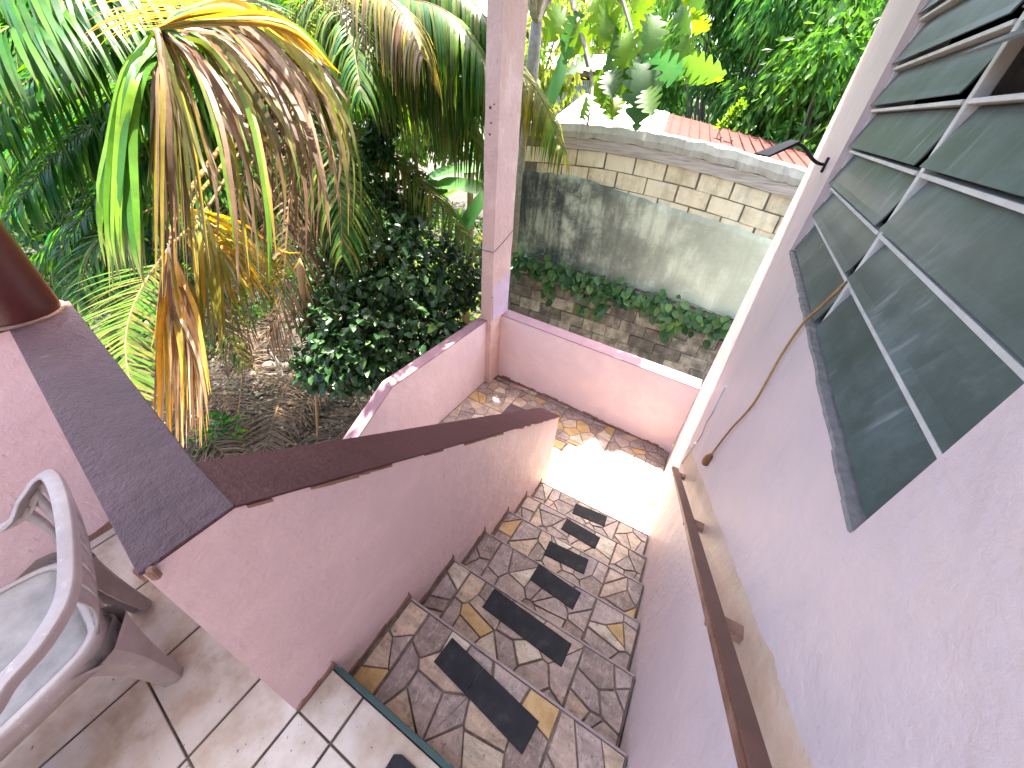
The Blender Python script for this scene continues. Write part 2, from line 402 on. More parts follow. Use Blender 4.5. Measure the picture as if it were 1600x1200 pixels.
# ------------------------------------------------------------------ mesh helpers
class MB:
    def __init__(s):
        s.v = []; s.f = []; s.c = []
    def quad(s, *p):
        i = len(s.v); s.v += [tuple(q) for q in p]; s.f.append(tuple(range(i, i + len(p))))
    def hexa(s, b, t):
        """b, t: 4 bottom and 4 top points, counter-clockwise from above"""
        i = len(s.v); s.v += [tuple(q) for q in b] + [tuple(q) for q in t]
        s.f += [(i+3, i+2, i+1, i), (i+4, i+5, i+6, i+7)]
        for k in range(4):
            j = (k + 1) % 4
            s.f.append((i+k, i+j, i+4+j, i+4+k))
        return s
    def box(s, x0, x1, y0, y1, z0, z1):
        return s.hexa(((x0,y0,z0),(x1,y0,z0),(x1,y1,z0),(x0,y1,z0)), ((x0,y0,z1),(x1,y0,z1),(x1,y1,z1),(x0,y1,z1)))
    def prism(s, poly, z0, z1, inset=0.0):
        n = len(poly); i = len(s.v)
        cx = sum(p[0] for p in poly) / n; cy = sum(p[1] for p in poly) / n
        top = []
        for p in poly:
            d = math.hypot(p[0]-cx, p[1]-cy) or 1
            k = max(0.0, 1 - inset / d)
            top.append((cx + (p[0]-cx)*k, cy + (p[1]-cy)*k))
        zm = z1 - min(inset, (z1 - z0) * 0.6)
        s.v += [(p[0], p[1], z0) for p in poly]
        if inset:
            s.v += [(p[0], p[1], zm) for p in poly]
        s.v += [(p[0], p[1], z1) for p in top]
        lv = 3 if inset else 2
        for l in range(lv - 1):
            for k in range(n):
                j = (k + 1) % n
                s.f.append((i+l*n+k, i+l*n+j, i+(l+1)*n+j, i+(l+1)*n+k))
        s.f.append(tuple(i+(lv-1)*n+k for k in range(n)))
        return s
    def tube(s, pts, rad, n=8, flat=None, cap=True):
        """round tube; rad number or list; flat=(a,b) elliptical/rect factors"""
        pts = [Vector(p) for p in pts]
        i0 = len(s.v); up = Vector((0, 0, 1)); prev = None
        for k, p in enumerate(pts):
            t = (pts[min(k+1, len(pts)-1)] - pts[max(k-1, 0)]).normalized()
            a = prev if prev is not None else (up if abs(t.z) < 0.95 else Vector((1, 0, 0)))
            u = (a - t * a.dot(t)).normalized(); prev = u
            b = t.cross(u)
            r = rad[k] if isinstance(rad, (list, tuple)) else rad
            for j in range(n):
                an = 2 * math.pi * (j + 0.5) / n
                ca, sa = math.cos(an), math.sin(an)
                if flat:
                    s.v.append(tuple(p + u * ca * r * flat[0] + b * sa * r * flat[1]))
                else:
                    s.v.append(tuple(p + u * ca * r + b * sa * r))
        for k in range(len(pts) - 1):
            for j in range(n):
                jj = (j + 1) % n
                a = i0 + k * n
                s.f.append((a+j, a+jj, a+n+jj, a+n+j))
        if cap:
            s.f.append(tuple(i0 + j for j in reversed(range(n))))
            s.f.append(tuple(i0 + (len(pts)-1)*n + j for j in range(n)))
        return s
    def mesh(s, name, smooth=False):
        m = bpy.data.meshes.new(name)
        m.from_pydata(s.v, [], s.f)
        if s.c:
            at = m.color_attributes.new('Col', 'FLOAT_COLOR', 'POINT')
            at.data.foreach_set('color', [x for c in s.c for x in (c[0], c[1], c[2], 1.0)])
        m.validate()
        m.update()
        if smooth:
            m.polygons.foreach_set('use_smooth', [True] * len(m.polygons))
        return m
    def build(s, name, mat, parent=None, smooth=False, bevel=0.0, seg=2):
        o = bpy.data.objects.new(name, s.mesh(name, smooth))
        o.data.materials.append(mat)
        col.objects.link(o)
        if parent:
            o.parent = parent
            if not parent.get('local'):
                q = parent; off = Vector((0, 0, 0))
                while q:
                    off += q.location; q = q.parent
                o.location = -off
        if bevel:
            b = o.modifiers.new('bevel', 'BEVEL')
            b.width = bevel; b.segments = seg; b.limit_method = 'ANGLE'; b.angle_limit = R(35)
            if smooth is False:
                o.data.polygons.foreach_set('use_smooth', [True] * len(o.data.polygons))
                wn = o.modifiers.new('wn', 'WEIGHTED_NORMAL'); wn.keep_sharp = False
        return o
def tag(o, label=None, cat=None, group=None, kind=None):
    if label: o['label'] = label
    if cat: o['category'] = cat
    if group: o['group'] = group
    if kind: o['kind'] = kind
    return o
def thing(name, label, cat, loc=(0, 0, 0), group=None, local=False, rz=0.0, kind=None):
    o = bpy.data.objects.new(name, None)
    o.empty_display_size = 0.1
    col.objects.link(o)
    o.location = loc; o.rotation_euler = (0, 0, rz)
    if local: o['local'] = True
    return tag(o, label, cat, group, kind)
def link_mesh(name, me, parent, matrix):
    """share mesh data; matrix is in world space, parent unrotated"""
    o = bpy.data.objects.new(name, me)
    col.objects.link(o)
    o.parent = parent
    q = parent; off = Vector((0, 0, 0))
    while q:
        off += q.location; q = q.parent
    o.matrix_basis = Matrix.Translation(-off) @ matrix
    return o
def lerp(a, b, t):
    return tuple(x + (y - x) * t for x, y in zip(a, b))
def crom(pts, n):
    pts = [Vector(p) for p in pts]
    e = [pts[0] * 2 - pts[1]] + pts + [pts[-1] * 2 - pts[-2]]
    out = []
    segs = len(pts) - 1
    for k in range(n + 1):
        u = k / n * segs
        i = min(int(u), segs - 1); t = u - i
        p0, p1, p2, p3 = e[i:i+4]
        out.append(0.5 * ((2*p1) + (p2-p0)*t + (2*p0-5*p1+4*p2-p3)*t*t + (3*p1-p0-3*p2+p3)*t*t*t))
    return out

# ------------------------------------------------------------------ ground
GZ = -2.6
def ground_z(x, y):
    return GZ + 0.10 * noise.noise(Vector((x * 0.5, y * 0.5, 1.0))) + 0.03 * noise.noise(Vector((x * 2.1, y * 2.1, 4.0)))
g = MB()
nx = 70
xs = [-200, -120, -70, -40, -25] + [-18 + 20 * i / nx for i in range(nx + 1)] + [6, 15, 40, 90, 150]
ys = [-60, -25, -10] + [-3 + 14 * i / nx for i in range(nx + 1)] + [14, 20, 35, 70, 140, 250]
for y in ys:
    for x in xs:
        g.v.append((x, y, ground_z(x, y)))
L = len(xs)
for j in range(len(ys) - 1):
    for i in range(L - 1):
        a = j * L + i
        g.f.append((a, a + 1, a + L + 1, a + L))
tag(g.build('ground', mat_ground, smooth=True), 'dark leaf strewn garden soil below the stairs', kind='structure')

# ------------------------------------------------------------------ stair geometry numbers
XL, RISE = -0.652, 0.18
def xr(y): return WA + WB * y
NOSE = [0.115, 0.465, 0.775, 1.09, 1.402, 1.715, 2.03]     # edge of floor, treads 1..6
LZ = -RISE * 7                                             # lower landing
PT = LZ + 0.87                                             # top of the lower walls

def vor(x0, x1, y0, y1, n, jit=0.62, aspect=None):
    """crazy-paving polygons that fill a rectangle"""
    wx, wy = x1 - x0, y1 - y0
    cx = max(1, round(math.sqrt(n * wx / wy))); cy = max(1, round(n / cx))
    seeds = []
    for i in range(cx):
        for j in range(cy):
            seeds.append((x0 + wx * (i + 0.5 + random.uniform(-jit, jit)) / cx, y0 + wy * (j + 0.5 + (0.25 if i % 2 else -0.25) * (cy > 1) + random.uniform(-jit, jit)) / cy))
    out = []
    for a, s in enumerate(seeds):
        poly = [(x0, y0), (x1, y0), (x1, y1), (x0, y1)]
        for b, q in enumerate(seeds):
            if a == b: continue
            mx, my = (s[0]+q[0])/2, (s[1]+q[1])/2
            nx_, ny_ = q[0]-s[0], q[1]-s[1]
            new = []
            for k in range(len(poly)):
                p, r = poly[k], poly[(k+1) % len(poly)]
                dp = (p[0]-mx)*nx_ + (p[1]-my)*ny_; dr = (r[0]-mx)*nx_ + (r[1]-my)*ny_
                if dp <= 0: new.append(p)
                if dp * dr < 0:
                    t = dp / (dp - dr); new.append((p[0]+(r[0]-p[0])*t, p[1]+(r[1]-p[1])*t))
            poly = new
            if not poly: break
        if len(poly) >= 3: out.append(poly)
    return out
def shrink(poly, d):
    n = len(poly); out = []
    for k in range(n):
        p0, p1, p2 = poly[k-1], poly[k], poly[(k+1) % n]
        e1 = Vector((p1[0]-p0[0], p1[1]-p0[1])); e2 = Vector((p2[0]-p1[0], p2[1]-p1[1]))
        if e1.length < 1e-5 or e2.length < 1e-5: continue
        n1 = Vector((-e1.y, e1.x)).normalized(); n2 = Vector((-e2.y, e2.x)).normalized()
        b = n1 + n2
        if b.length < 0.2: continue
        b = b / max(0.35, b.dot(n1) )
        q = Vector(p1) + b * d
        out.append((q.x + random.uniform(-.0015, .0015), q.y + random.uniform(-.0015, .0015)))
    # orientation check
    ar = sum(out[k-1][0]*out[k][1]-out[k][0]*out[k-1][1] for k in range(len(out)))/2 if len(out) > 2 else 0
    return out if ar > 0.0005 else None
stone_n = 0
def stones(parent, x0, x1, y0, y1, z, n, ochre=0.06):
    for poly in vor(x0, x1, y0, y1, n):
        q = shrink(poly, random.uniform(.0022, .0045))
        if not q: continue
        mb = MB().prism(q, z - 0.004, z + random.uniform(0.0025, 0.0065), 0.003)
        mb.build('stone', mat_ochre if random.random() < ochre else mat_stone, parent)

# ------------------------------------------------------------------ staircase
stair = thing('staircase', 'brown crazy paved stairs going down between the pink wall and the house', 'stairs', (-0.15, 1.0, LZ))
random.seed(21)
for k in range(1, 7):
    y0, y1 = NOSE[k-1], NOSE[k]
    z = -RISE * k
    xb0, xb1 = XL + 0.002, xr(y1) - 0.004
    ya = y0 - 0.03 if k > 1 else y0 - 0.012
    step = MB().box(xb0, xb1, ya, y1 - 0.004, LZ - 0.02 if k < 6 else LZ - 0.02, z - 0.001).build('step', mat_grout, stair)
    MB().box(xb0 + 0.012, xb1 - 0.004, y1 - 0.009, y1, z - 0.012, z + 0.003).build('nosing', mat_nose, stair, bevel=0.002)
    ysr = y1 - 0.010
    s0 = ya + 0.03 if k > 1 else y0 + 0.002
    cuts = [xb0 + 0.012, -0.515 + random.uniform(-.02, .02), 0.085 + random.uniform(-.02, .02), xb1 - 0.004]
    for a, b, n in ((cuts[0], cuts[1], 4), (cuts[1], cuts[2], 14), (cuts[2], cuts[3], 7)):
        stones(step, a + 0.002, b - 0.002, s0, ysr, z, n)
# lower landing, L-shaped towards the return flight
land = MB().box(-2.0, 0.315, 2.032, 3.42, LZ - 0.16, LZ - 0.001).build('landing', mat_grout, stair)
gx = [-1.99, -1.50, -0.90, -0.30, 0.30]
gy = [2.036, 2.30, 2.79, 3.28]
for i in range(len(gx) - 1):
    for j in range(len(gy) - 1):
        a, b = gx[i], gx[i+1]; c, d = gy[j], gy[j+1]
        if b > 0.2: b = xr(d) - 0.004
        n = max(3, int((b - a) * (d - c) / 0.0155))
        if a < -1 and d < 2.4: n = 4
        stones(land, a + 0.002, b - 0.002, c + 0.002, d - 0.002, LZ, n, 0.1)
stones(land, -1.9, -0.6, 3.284, 3.35, LZ, 9, 0.1)
# return flight going down towards the garden, behind the middle wall
for k in range(1, 8):
    y1 = 2.03 - 0.30 * (k - 1)
    z = LZ - RISE * k
    MB().box(-1.995, -0.84, y1 - 0.30, y1 + 0.002 * k, GZ - 0.2, z).build('step', mat_grout, stair)
# fallen yellow leaf on the sunny landing
lf = MB()
for k in range(6):
    a = 2 * math.pi * k / 6
    lf.quad((0, 0, 0.012), (math.cos(a-.4)*.016, math.sin(a-.4)*.016, 0.004), (math.cos(a)*.03, math.sin(a)*.03, 0.012), (math.cos(a+.4)*.016, math.sin(a+.4)*.016, 0.004))
pl = PZ(1023, 789, LZ)
o = lf.build('fallen_leaf', mat_yellowleaf); o.location = (pl.x, pl.y, LZ + 0.005)
tag(o, 'small crumpled yellow leaf lying on the sunlit landing', 'leaf')

# stair mats
mats = (((707,997),(843,1129),(816,1181),(677,1033)),((774,922),(892,1007),(877,1042),(752,949)),((846,885),(906,926),(894,952),(825,906)),((857,847),(919,877),(915,898),(849,864)),((885,812),(937,842),(930,859),(877,825)),((898,789),(949,810),(943,823),(896,799)))
mlab = ['long black rubber mat with a seam on the topmost stone step', 'long black rubber mat on the second stone step down', 'short black rubber mat beside the ochre triangle on the third step',
        'short black rubber mat on the fourth step down', 'short black rubber mat on the fifth step down', 'short black rubber mat half in sun on the lowest step']
for k, m in enumerate(mats, 1):
    z = -RISE * k
    c = [PZ(a, b, z) for a, b in m]
    cx = sum(p.x for p in c) / 4; cy = sum(p.y for p in c) / 4
    wl = 0.43 if k < 3 else 0.272; dp = 0.104
    an = math.atan2(c[1].y - c[0].y, c[1].x - c[0].x)
    mm = MB()
    if k == 1:
        mm.prism([(-wl/2, -dp/2), (-wl/2+0.165, -dp/2), (-wl/2+0.165, dp/2), (-wl/2, dp/2)], 0, 0.006, 0.002)
        mm.prism([(-wl/2+0.167, -dp/2), (wl/2, -dp/2-.002), (wl/2, dp/2), (-wl/2+0.167, dp/2)], 0, 0.0065, 0.002)
    else:
        mm.prism([(-wl/2, -dp/2), (wl/2, -dp/2), (wl/2, dp/2), (-wl/2, dp/2)], 0, 0.006, 0.002)
    o = mm.build('stair_mat', mat_mat)
    o.location = (cx, cy, z + 0.0045); o.rotation_euler = (0, 0, an)
    tag(o, mlab[k-1], 'mat', 'black rubber mats down the middle of the steps')
q = PZ(620, 1172, 0)
mm = MB().prism([(-.05, -.24), (.05, -.24), (.05, 0), (.03, .012), (-.03, .012), (-.05, 0)], 0, 0.006, 0.002)
o = mm.build('stair_mat', mat_mat); o.location = (q.x + .05, q.y - 0.012, 0.0055); o.rotation_euler = (0, 0, R(88))
o.rotation_euler = (0, 0, R(0))
tag(o, 'black rubber mat on the cream tiles at the top of the stairs', 'mat', 'black rubber mats down the middle of the steps')

# ------------------------------------------------------------------ upper porch floor
fl = MB().hexa(((-2.06,-4,-.16),(0.42,-4,-.16),(0.36,0.100,-.16),(-2.06,0.100,-.16)), ((-2.06,-4,-.004),(0.42,-4,-.004),(0.352,0.100,-.004),(-2.06,0.100,-.004))).build('floor', mat_fgrout)
tag(fl, 'cream tiled porch floor', kind='structure')
random.seed(5)
gcol = [-1.88, -1.825, -1.492, -1.160, -0.831, -0.650, -0.500, -0.166, 0.168, 0.345]
def rowy(x, k):
    return (-0.205 - 0.10 * (x + 1.35)) + 0.334 * k
for i in range(len(gcol) - 1):
    a, b = gcol[i] + 0.004, gcol[i+1] - 0.004
    right = a > -0.66
    lines = []
    for k in range(2, -5, -1):
        if right:
            yv = [0.103, -0.028, -0.362, -0.696, -1.03, -1.364, -1.7][2 - k]
            lines.append((yv, yv))
        else:
            ya, yb = rowy(a, k - 1), rowy(b, k - 1)
            lines.append((min(ya, -.022), min(yb, -.022)))
    for (t0, t1), (u0, u1) in zip(lines[:-1], lines[1:]):
        if t0 - u0 < 0.02: continue
        e = 0.003
        poly = [(a, u0 + e), (b, u1 + e), (b, t1 - e), (a, t0 - e)]
        MB().prism(poly, -0.008, random.uniform(-0.0004, 0.0008), 0.0025).build('tile', mat_ftile, fl)
MB().box(XL + 0.004, xr(.1) - .004, 0.1035, 0.122, -0.03, -0.0005).build('edge_trim', mat_green, fl, bevel=0.003)

# ------------------------------------------------------------------ stair middle wall with sloping cap
wl = thing('stair_wall', 'pink stair wall with a sloping maroon cap between the two flights', 'wall', (-0.75, 1.1, LZ))
CW0, CW1 = -0.836, XL
ya0, ya1 = -0.03, 2.19
def ctop(y):
    if y <= 0.12: return 0.930
    return 0.930 - (y - 0.12) * (0.930 + 0.425) / (2.215 - 0.12)
body = MB()
nys = [ya0, 0.12] + [0.12 + (ya1 - 0.12) * i / 8 for i in range(1, 9)]
for a, b in zip(nys[:-1], nys[1:]):
    za, zb = ctop(a) - 0.008, ctop(b) - 0.008
    body.quad((CW1, a, GZ), (CW1, b, GZ), (CW1, b, zb), (CW1, a, za))
    al = a if a > 0 else -.004
    body.quad((CW0, b, GZ), (CW0, al, GZ), (CW0, al, za), (CW0, b, zb))
    body.quad((CW0, al, za), (CW1, a, za), (CW1, b, zb), (CW0, b, zb))
body.quad((CW0, -.004, GZ), (CW1, ya0, GZ), (CW1, ya0, ctop(ya0)-.008), (CW0, -.004, ctop(ya0)-.008))
body.quad((CW1, ya1, GZ), (CW0, ya1, GZ), (CW0, ya1, ctop(ya1)-.008), (CW1, ya1, ctop(ya1)-.008))
body.build('wall_body', mat_pink, wl)
cap = MB()
c0, c1 = CW0 - 0.004, CW1 + 0.0025
def capseg(mb, y0, z0, y1, z1, th=0.0075):
    mb.hexa(((c0,y0,z0-th),(c1,y0,z0-th),(c1,y1,z1-th),(c0,y1,z1-th)), ((c0,y0,z0),(c1,y0,z0),(c1,y1,z1),(c0,y1,z1)))
capseg(cap, 0.125, ctop(0.125), 2.215, ctop(2.215))
cap.build('cap', mat_capwarm, wl, bevel=0.003)
# bare mortar line chipped along the cap edge
ch = MB()
random.seed(3)
y = 0.14
while y < 2.15:
    ln = random.uniform(0.03, 0.09); hh = random.uniform(0.004, 0.016)
    if random.random() < 0.8:
        z0, z1 = ctop(y) - 0.008, ctop(y + ln) - 0.008
        ch.hexa(((CW1-.002,y,z0-hh*random.uniform(.5,1)),(CW1+.003,y,z0-hh*random.uniform(.5,1)),(CW1+.003,y+ln,z1-hh),(CW1-.002,y+ln,z1-hh)), ((CW1-.002,y,z0),(CW1+.003,y,z0),(CW1+.003,y+ln,z1),(CW1-.002,y+ln,z1)))
    y += ln
ch.build('chipped_edge', mat_raw, wl)
# skirting of bare mortar that steps down with the stairs
for k in range(0, 7):
    y0 = NOSE[k-1] if k else ya0
    y1 = NOSE[k] if k < 7 else ya1
    z = -RISE * k
    sk = MB()
    n = 5
    for i in range(n):
        a = y0 + (y1 - y0) * i / n; b = y0 + (y1 - y0) * (i + 1) / n
        h0 = 0.022 + random.uniform(-.006, .012); h1 = 0.022 + random.uniform(-.006, .012)
        sk.hexa(((CW1-.002,a,z-.01),(CW1+.006,a,z-.01),(CW1+.006,b,z-.01),(CW1-.002,b,z-.01)), ((CW1-.002,a,z+h0),(CW1+.006,a,z+h0),(CW1+.006,b,z+h1),(CW1-.002,b,z+h1)))
    # spike at the nosing
    sk.hexa(((CW1-.002,y1-.004,z-RISE),(CW1+.0055,y1-.004,z-RISE),(CW1+.0055,y1+.016,z-RISE),(CW1-.002,y1+.016,z-RISE)), ((CW1-.002,y1-.004,z+.05),(CW1+.0055,y1-.004,z+.05),(CW1+.0055,y1+.004,z+.01),(CW1-.002,y1+.004,z+.01)))
    sk.build('skirting', mat_raw, wl)
# wall of the return flight, just showing over the cap
rw = thing('return_stair_wall', 'maroon capped end of the wall beside the lower flight, behind the sloping cap', 'wall', (-0.95, 2.2, LZ))
def rtop(y): return -0.305 - max(0, 1.55 - y) * 0.58
for nm, x0, x1, ye, dt, db, mt in (('wall_body', -1.0, -.843, 1.985, .02, None, mat_pink), ('cap', -1.004, -.842, 1.995, 0.0, .0195, mat_cap)):
    m = MB()
    for ya, yb in ((0.9, 1.55), (1.55, ye)):
        za, zb = rtop(ya) - dt, rtop(yb) - dt
        la, lb = (GZ, GZ) if db is None else (za - db, zb - db)
        m.hexa(((x0,ya,la),(x1,ya,la),(x1,yb,lb),(x0,yb,lb)), ((x0,ya,za),(x1,ya,za),(x1,yb,zb),(x0,yb,zb)))
    m.build(nm, mt, rw)

# ------------------------------------------------------------------ porch parapet + round columns
pp = thing('porch_parapet', 'pink porch parapet with a wide rough maroon cap beside the chair', 'wall', (-1.3, 0.05, 0))
cp = MB()
A = [(-1.93, 0.135), (CW1 + 0.002, -0.034), (CW1 + 0.002, 0.124), (CW0 + 0.0, 0.142), (-1.93, 0.295)]
cp.prism(A, 0.9225, 0.930)
cp.build('cap', mat_cap, pp, bevel=0.003)
body = MB()
body.hexa(((-1.93,0.13,-.15),(-.836,.0,-.15),(-.836,.14,-.15),(-1.93,.29,-.15)), ((-1.93,0.14,.922),(-.836,.0,.922),(-.836,.138,.922),(-1.93,.29,.922)))
# chipped corner of the cap
random.seed(11)
ck = MB()
for i in range(7):
    x, y = -0.655 + random.uniform(-.016, .008), -0.03 + random.uniform(-.008, .012)
    r = random.uniform(.005, .010)
    pts = [(x + math.cos(a) * r * random.uniform(.6, 1.2), y + math.sin(a) * r * random.uniform(.6, 1.2)) for a in [2 * math.pi * j / 6 for j in range(6)]]
    ck.prism(pts, 0.900, 0.924 + random.uniform(0, .008), 0.003)
ck.build('chipped_corner', mat_raw, pp)
body.build('wall_body', mat_pink, pp)
# left parapet that runs back towards the viewer
lp = thing('left_parapet', 'pink parapet at the left edge behind the chair', 'wall', (-1.95, -1.2, 0))
MB().box(-2.05, -1.872, -3.6, 0.128, -0.15, 0.905).build('wall_body', mat_pink, lp)
MB().box(-2.065, -1.862, -3.6, 0.10, 0.906, 0.928).build('cap', mat_cap, lp, bevel=0.005)
sk = MB(); random.seed(9)
for i in range(18):
    a = -1.2 + i * 0.07; b = a + 0.07
    h0 = 0.03 + random.uniform(-.01, .02); h1 = 0.03 + random.uniform(-.01, .02)
    sk.hexa(((-1.874,a,-.003),(-1.866,a,-.003),(-1.866,b,-.003),(-1.874,b,-.003)), ((-1.874,a,h0),(-1.866,a,h0),(-1.866,b,h1),(-1.874,b,h1)))
sk.build('skirting', mat_raw, lp)
ROOFZ = 3.2
def round_column(x, y, z0, z1, r, label, name='round_column'):
    t = thing(name, label, 'column', (x, y, z0))
    pts = [(x, y, z0), (x, y, z0 + .01)] + [(x, y, z0 + (z1 - z0) * i / 10) for i in range(1, 11)]
    MB().tube(pts, r, 40).build('shaft', mat_column, t, smooth=True)
    ring = MB()
    rr = random.Random(2)
    n = 36
    vs = [(x + math.cos(2*math.pi*k/n) * (r + .006 + rr.uniform(0, .008)), y + math.sin(2*math.pi*k/n) * (r + .006 + rr.uniform(0, .008))) for k in range(n)]
    ring.prism(vs, z0 - .001, z0 + .006, .003)
    ring.build('mortar_ring', mat_raw, t)
    return t
round_column(-1.925, 0.165, 0.931, ROOFZ, 0.108, 'thick dark red round column standing on the parapet corner')

# ------------------------------------------------------------------ lower landing walls + post
fw = thing('landing_parapet', 'low pink wall across the far side of the sunny landing', 'wall', (-0.8, 3.35, LZ))
def yin(x): return 3.255 - (x - 0.30) * 0.062
xa, xb = -1.932, 0.297
th = 0.165
MB().hexa(((xa,yin(xa),GZ),(xb,yin(xb),GZ),(xb,yin(xb)+th,GZ),(xa,yin(xa)+th,GZ)), ((xa,yin(xa),PT-.012),(xb,yin(xb),PT-.012),(xb,yin(xb)+th,PT-.012),(xa,yin(xa)+th,PT-.012))).build('wall_body', mat_pink, fw)
cpf = MB().hexa(((xa,yin(xa)-.004,PT-.0115),(xb,yin(xb)-.004,PT-.0115),(xb,yin(xb)+th+.004,PT-.0115),(xa,yin(xa)+th+.004,PT-.0115)), ((xa,yin(xa)-.004,PT),(xb,yin(xb)-.004,PT),(xb,yin(xb)+th+.004,PT),(xa,yin(xa)+th+.004,PT)))
mat_capfade = m_simple('faded_plum_paint', [(0.3, (0.20, 0.105, 0.135)), (0.7, (0.27, 0.15, 0.18))], 5, 0.55, 0.3, 0.003)
cpf.build('cap', mat_capfade, fw, bevel=0.004)
sk = MB(); random.seed(13)
for i in range(34):
    a = xa + .06 + i * 0.064; b = a + 0.064
    if b > xb: break
    h0 = 0.025 + random.uniform(-.01, .018); h1 = 0.025 + random.uniform(-.01, .018)
    sk.hexa(((a,yin(a)-.007,LZ-.01),(b,yin(b)-.007,LZ-.01),(b,yin(b)+.002,LZ-.01),(a,yin(a)+.002,LZ-.01)), ((a,yin(a)-.007,LZ+h0),(b,yin(b)-.007,LZ+h1),(b,yin(b)+.002,LZ+h1),(a,yin(a)+.002,LZ+h0)))
sk.build('skirting', mat_raw, fw)
sw = thing('sloping_wall', 'pink outer wall that bends down along the lower flight', 'wall', (-2.05, 2.2, LZ))
w0, w1 = -2.10, -1.996
yb = 1.70
def stp(y): return PT if y >= yb else PT - (yb - y) * 0.585
ysw = [3.175, yb, -0.2]
b = MB(); c = MB()
for a, d in zip(ysw[1:], ysw[:-1]):
    z0, z1 = stp(a), stp(d)
    b.hexa(((w0,a,GZ-.3),(w1,a,GZ-.3),(w1,d,GZ-.3),(w0,d,GZ-.3)), ((w0,a,z0-.012),(w1,a,z0-.012),(w1,d,z1-.012),(w0,d,z1-.012)))
    c.hexa(((w0-.006,a,z0-.0115),(w1+.005,a,z0-.0115),(w1+.005,d,z1-.0115),(w0-.006,d,z1-.0115)), ((w0-.006,a,z0),(w1+.005,a,z0),(w1+.005,d,z1),(w0-.006,d,z1)))
b.build('wall_body', mat_pink, sw)
c.build('cap', mat_capfade, sw)
post = thing('corner_post', 'tall pink square post with scuffed paint at the landing corner', 'post', (-2.0, 3.35, LZ))
po = MB()
px0, px1, py0, py1 = -2.072, -1.934, 3.172, 3.535
random.seed(17)
# slightly chipped arris: many rings
zs = [LZ - 0.02] + [LZ + i * 0.12 for i in range(1, 34)] + [ROOFZ]
for z in zs:
    j = lambda s=.0025: random.uniform(-s, s)
    po.v += [(px0 + j(), py0 + j(), z), (px1 + j(), py0 + j(), z), (px1 + j(), py1 + j(.006), z), (px0 + j(), py1 + j(), z)]
for k in range(len(zs) - 1):
    for i in range(4):
        jn = (i + 1) % 4
        po.f.append((k*4+i, k*4+jn, k*4+4+jn, k*4+4+i))
po.build('shaft', mat_pinkpost, post)
# lilac repaint patch, knots and thin cracks
lm = m_paint('lilac_patch_paint', (0.60, 0.46, 0.54), (0.55, 0.41, 0.49), 0.5)
pt = MB()
top = [(3.19, 0.02), (3.25, 0.05), (3.31, 0.03), (3.37, 0.075), (3.43, 0.06), (3.50, 0.09), (3.53, 0.08)]
for (y0, z0), (y1, z1) in zip(top[:-1], top[1:]):
    pt.quad((px1+.0035, y0, PT), (px1+.0035, y1, PT), (px1+.0035, y1, z1), (px1+.0035, y0, z0))
pt.build('paint_patch', lm, post)
kn = MB()
for (qx, qy, r) in ((766, 168, .012), (772, 163, .006), (767, 192, .008), (765, 210, .009), (769, 465, .006)):
    p = PY(qx, qy, py0 - .003)
    kn.tube([(p.x, py0 + .004, p.z), (p.x, py0 - .005, p.z)], r, 7)
kn.build('knot', m_simple('dark_knot', [(0.4, (0.05, 0.02, 0.015)), (0.6, (0.2, 0.09, 0.06))], 60, 0.9, 0.4), post)
wr = MB()
wr.tube(crom([(px0-.004, py0+.05, 0.40), (px0-.004, py0-.003, 0.385), (px1-.03, py0-.004, 0.382), (px1+.004, py0-.003, 0.39), (px1+.0045, 3.35, 0.45), (px1+.0045, py1, 0.53)], 20), 0.0025, 6)
wr.build('wire', mat_black, post)

# ------------------------------------------------------------------ house wall, louvre window
HR = -math.atan(WB)
house = thing('house', 'lilac pink house wall on the right with a grey louvre window', 'house', (WA, 0, 0), local=True, rz=HR)
O = (0.575, 2.385, 1.088, 2.30)      # opening y0 y1 z0 z1
T = 0.15
hb = MB()
hb.box(0, T, -4, O[0], GZ, ROOFZ)
hb.box(0, T, O[1], 3.25, GZ, ROOFZ)
hb.box(0, T, O[0], O[1], GZ, O[2])
hb.box(0, T, O[0], O[1], O[3], ROOFZ)
hb.build('wall', mat_wall, house)
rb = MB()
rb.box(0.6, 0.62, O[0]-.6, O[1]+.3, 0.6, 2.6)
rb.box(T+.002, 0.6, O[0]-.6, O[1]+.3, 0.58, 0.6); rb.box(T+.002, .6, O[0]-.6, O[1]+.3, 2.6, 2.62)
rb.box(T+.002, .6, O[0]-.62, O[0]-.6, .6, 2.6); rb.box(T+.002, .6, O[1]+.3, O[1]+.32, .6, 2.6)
rb.build('dark_room_box', mat_dark, house)  # near-black box: the unlit room's darkness is put into its colour
cu = MB()
for i in range(30):
    a = O[0] - .3 + i * 0.07
    cu.quad((0.30 + .02*(i % 2), a, 0.9), (0.30 + .02*((i+1) % 2), a+.07, .9), (0.30 + .02*((i+1) % 2), a+.07, 2.3), (0.30 + .02*(i % 2), a, 2.3))
cu.build('curtain', mat_curtain, house)
win = bpy.data.objects.new('window', None); col.objects.link(win); win.parent = house; win['local'] = True
win.location = (0, O[0], O[2])
def wbuild(mb, name, mat, bevel=0.0):
    mb.v = [(x, y - O[0], z - O[2]) for x, y, z in mb.v]
    return mb.build(name, mat, win, bevel=bevel)
random.seed(4)
sl = MB()
n = 26
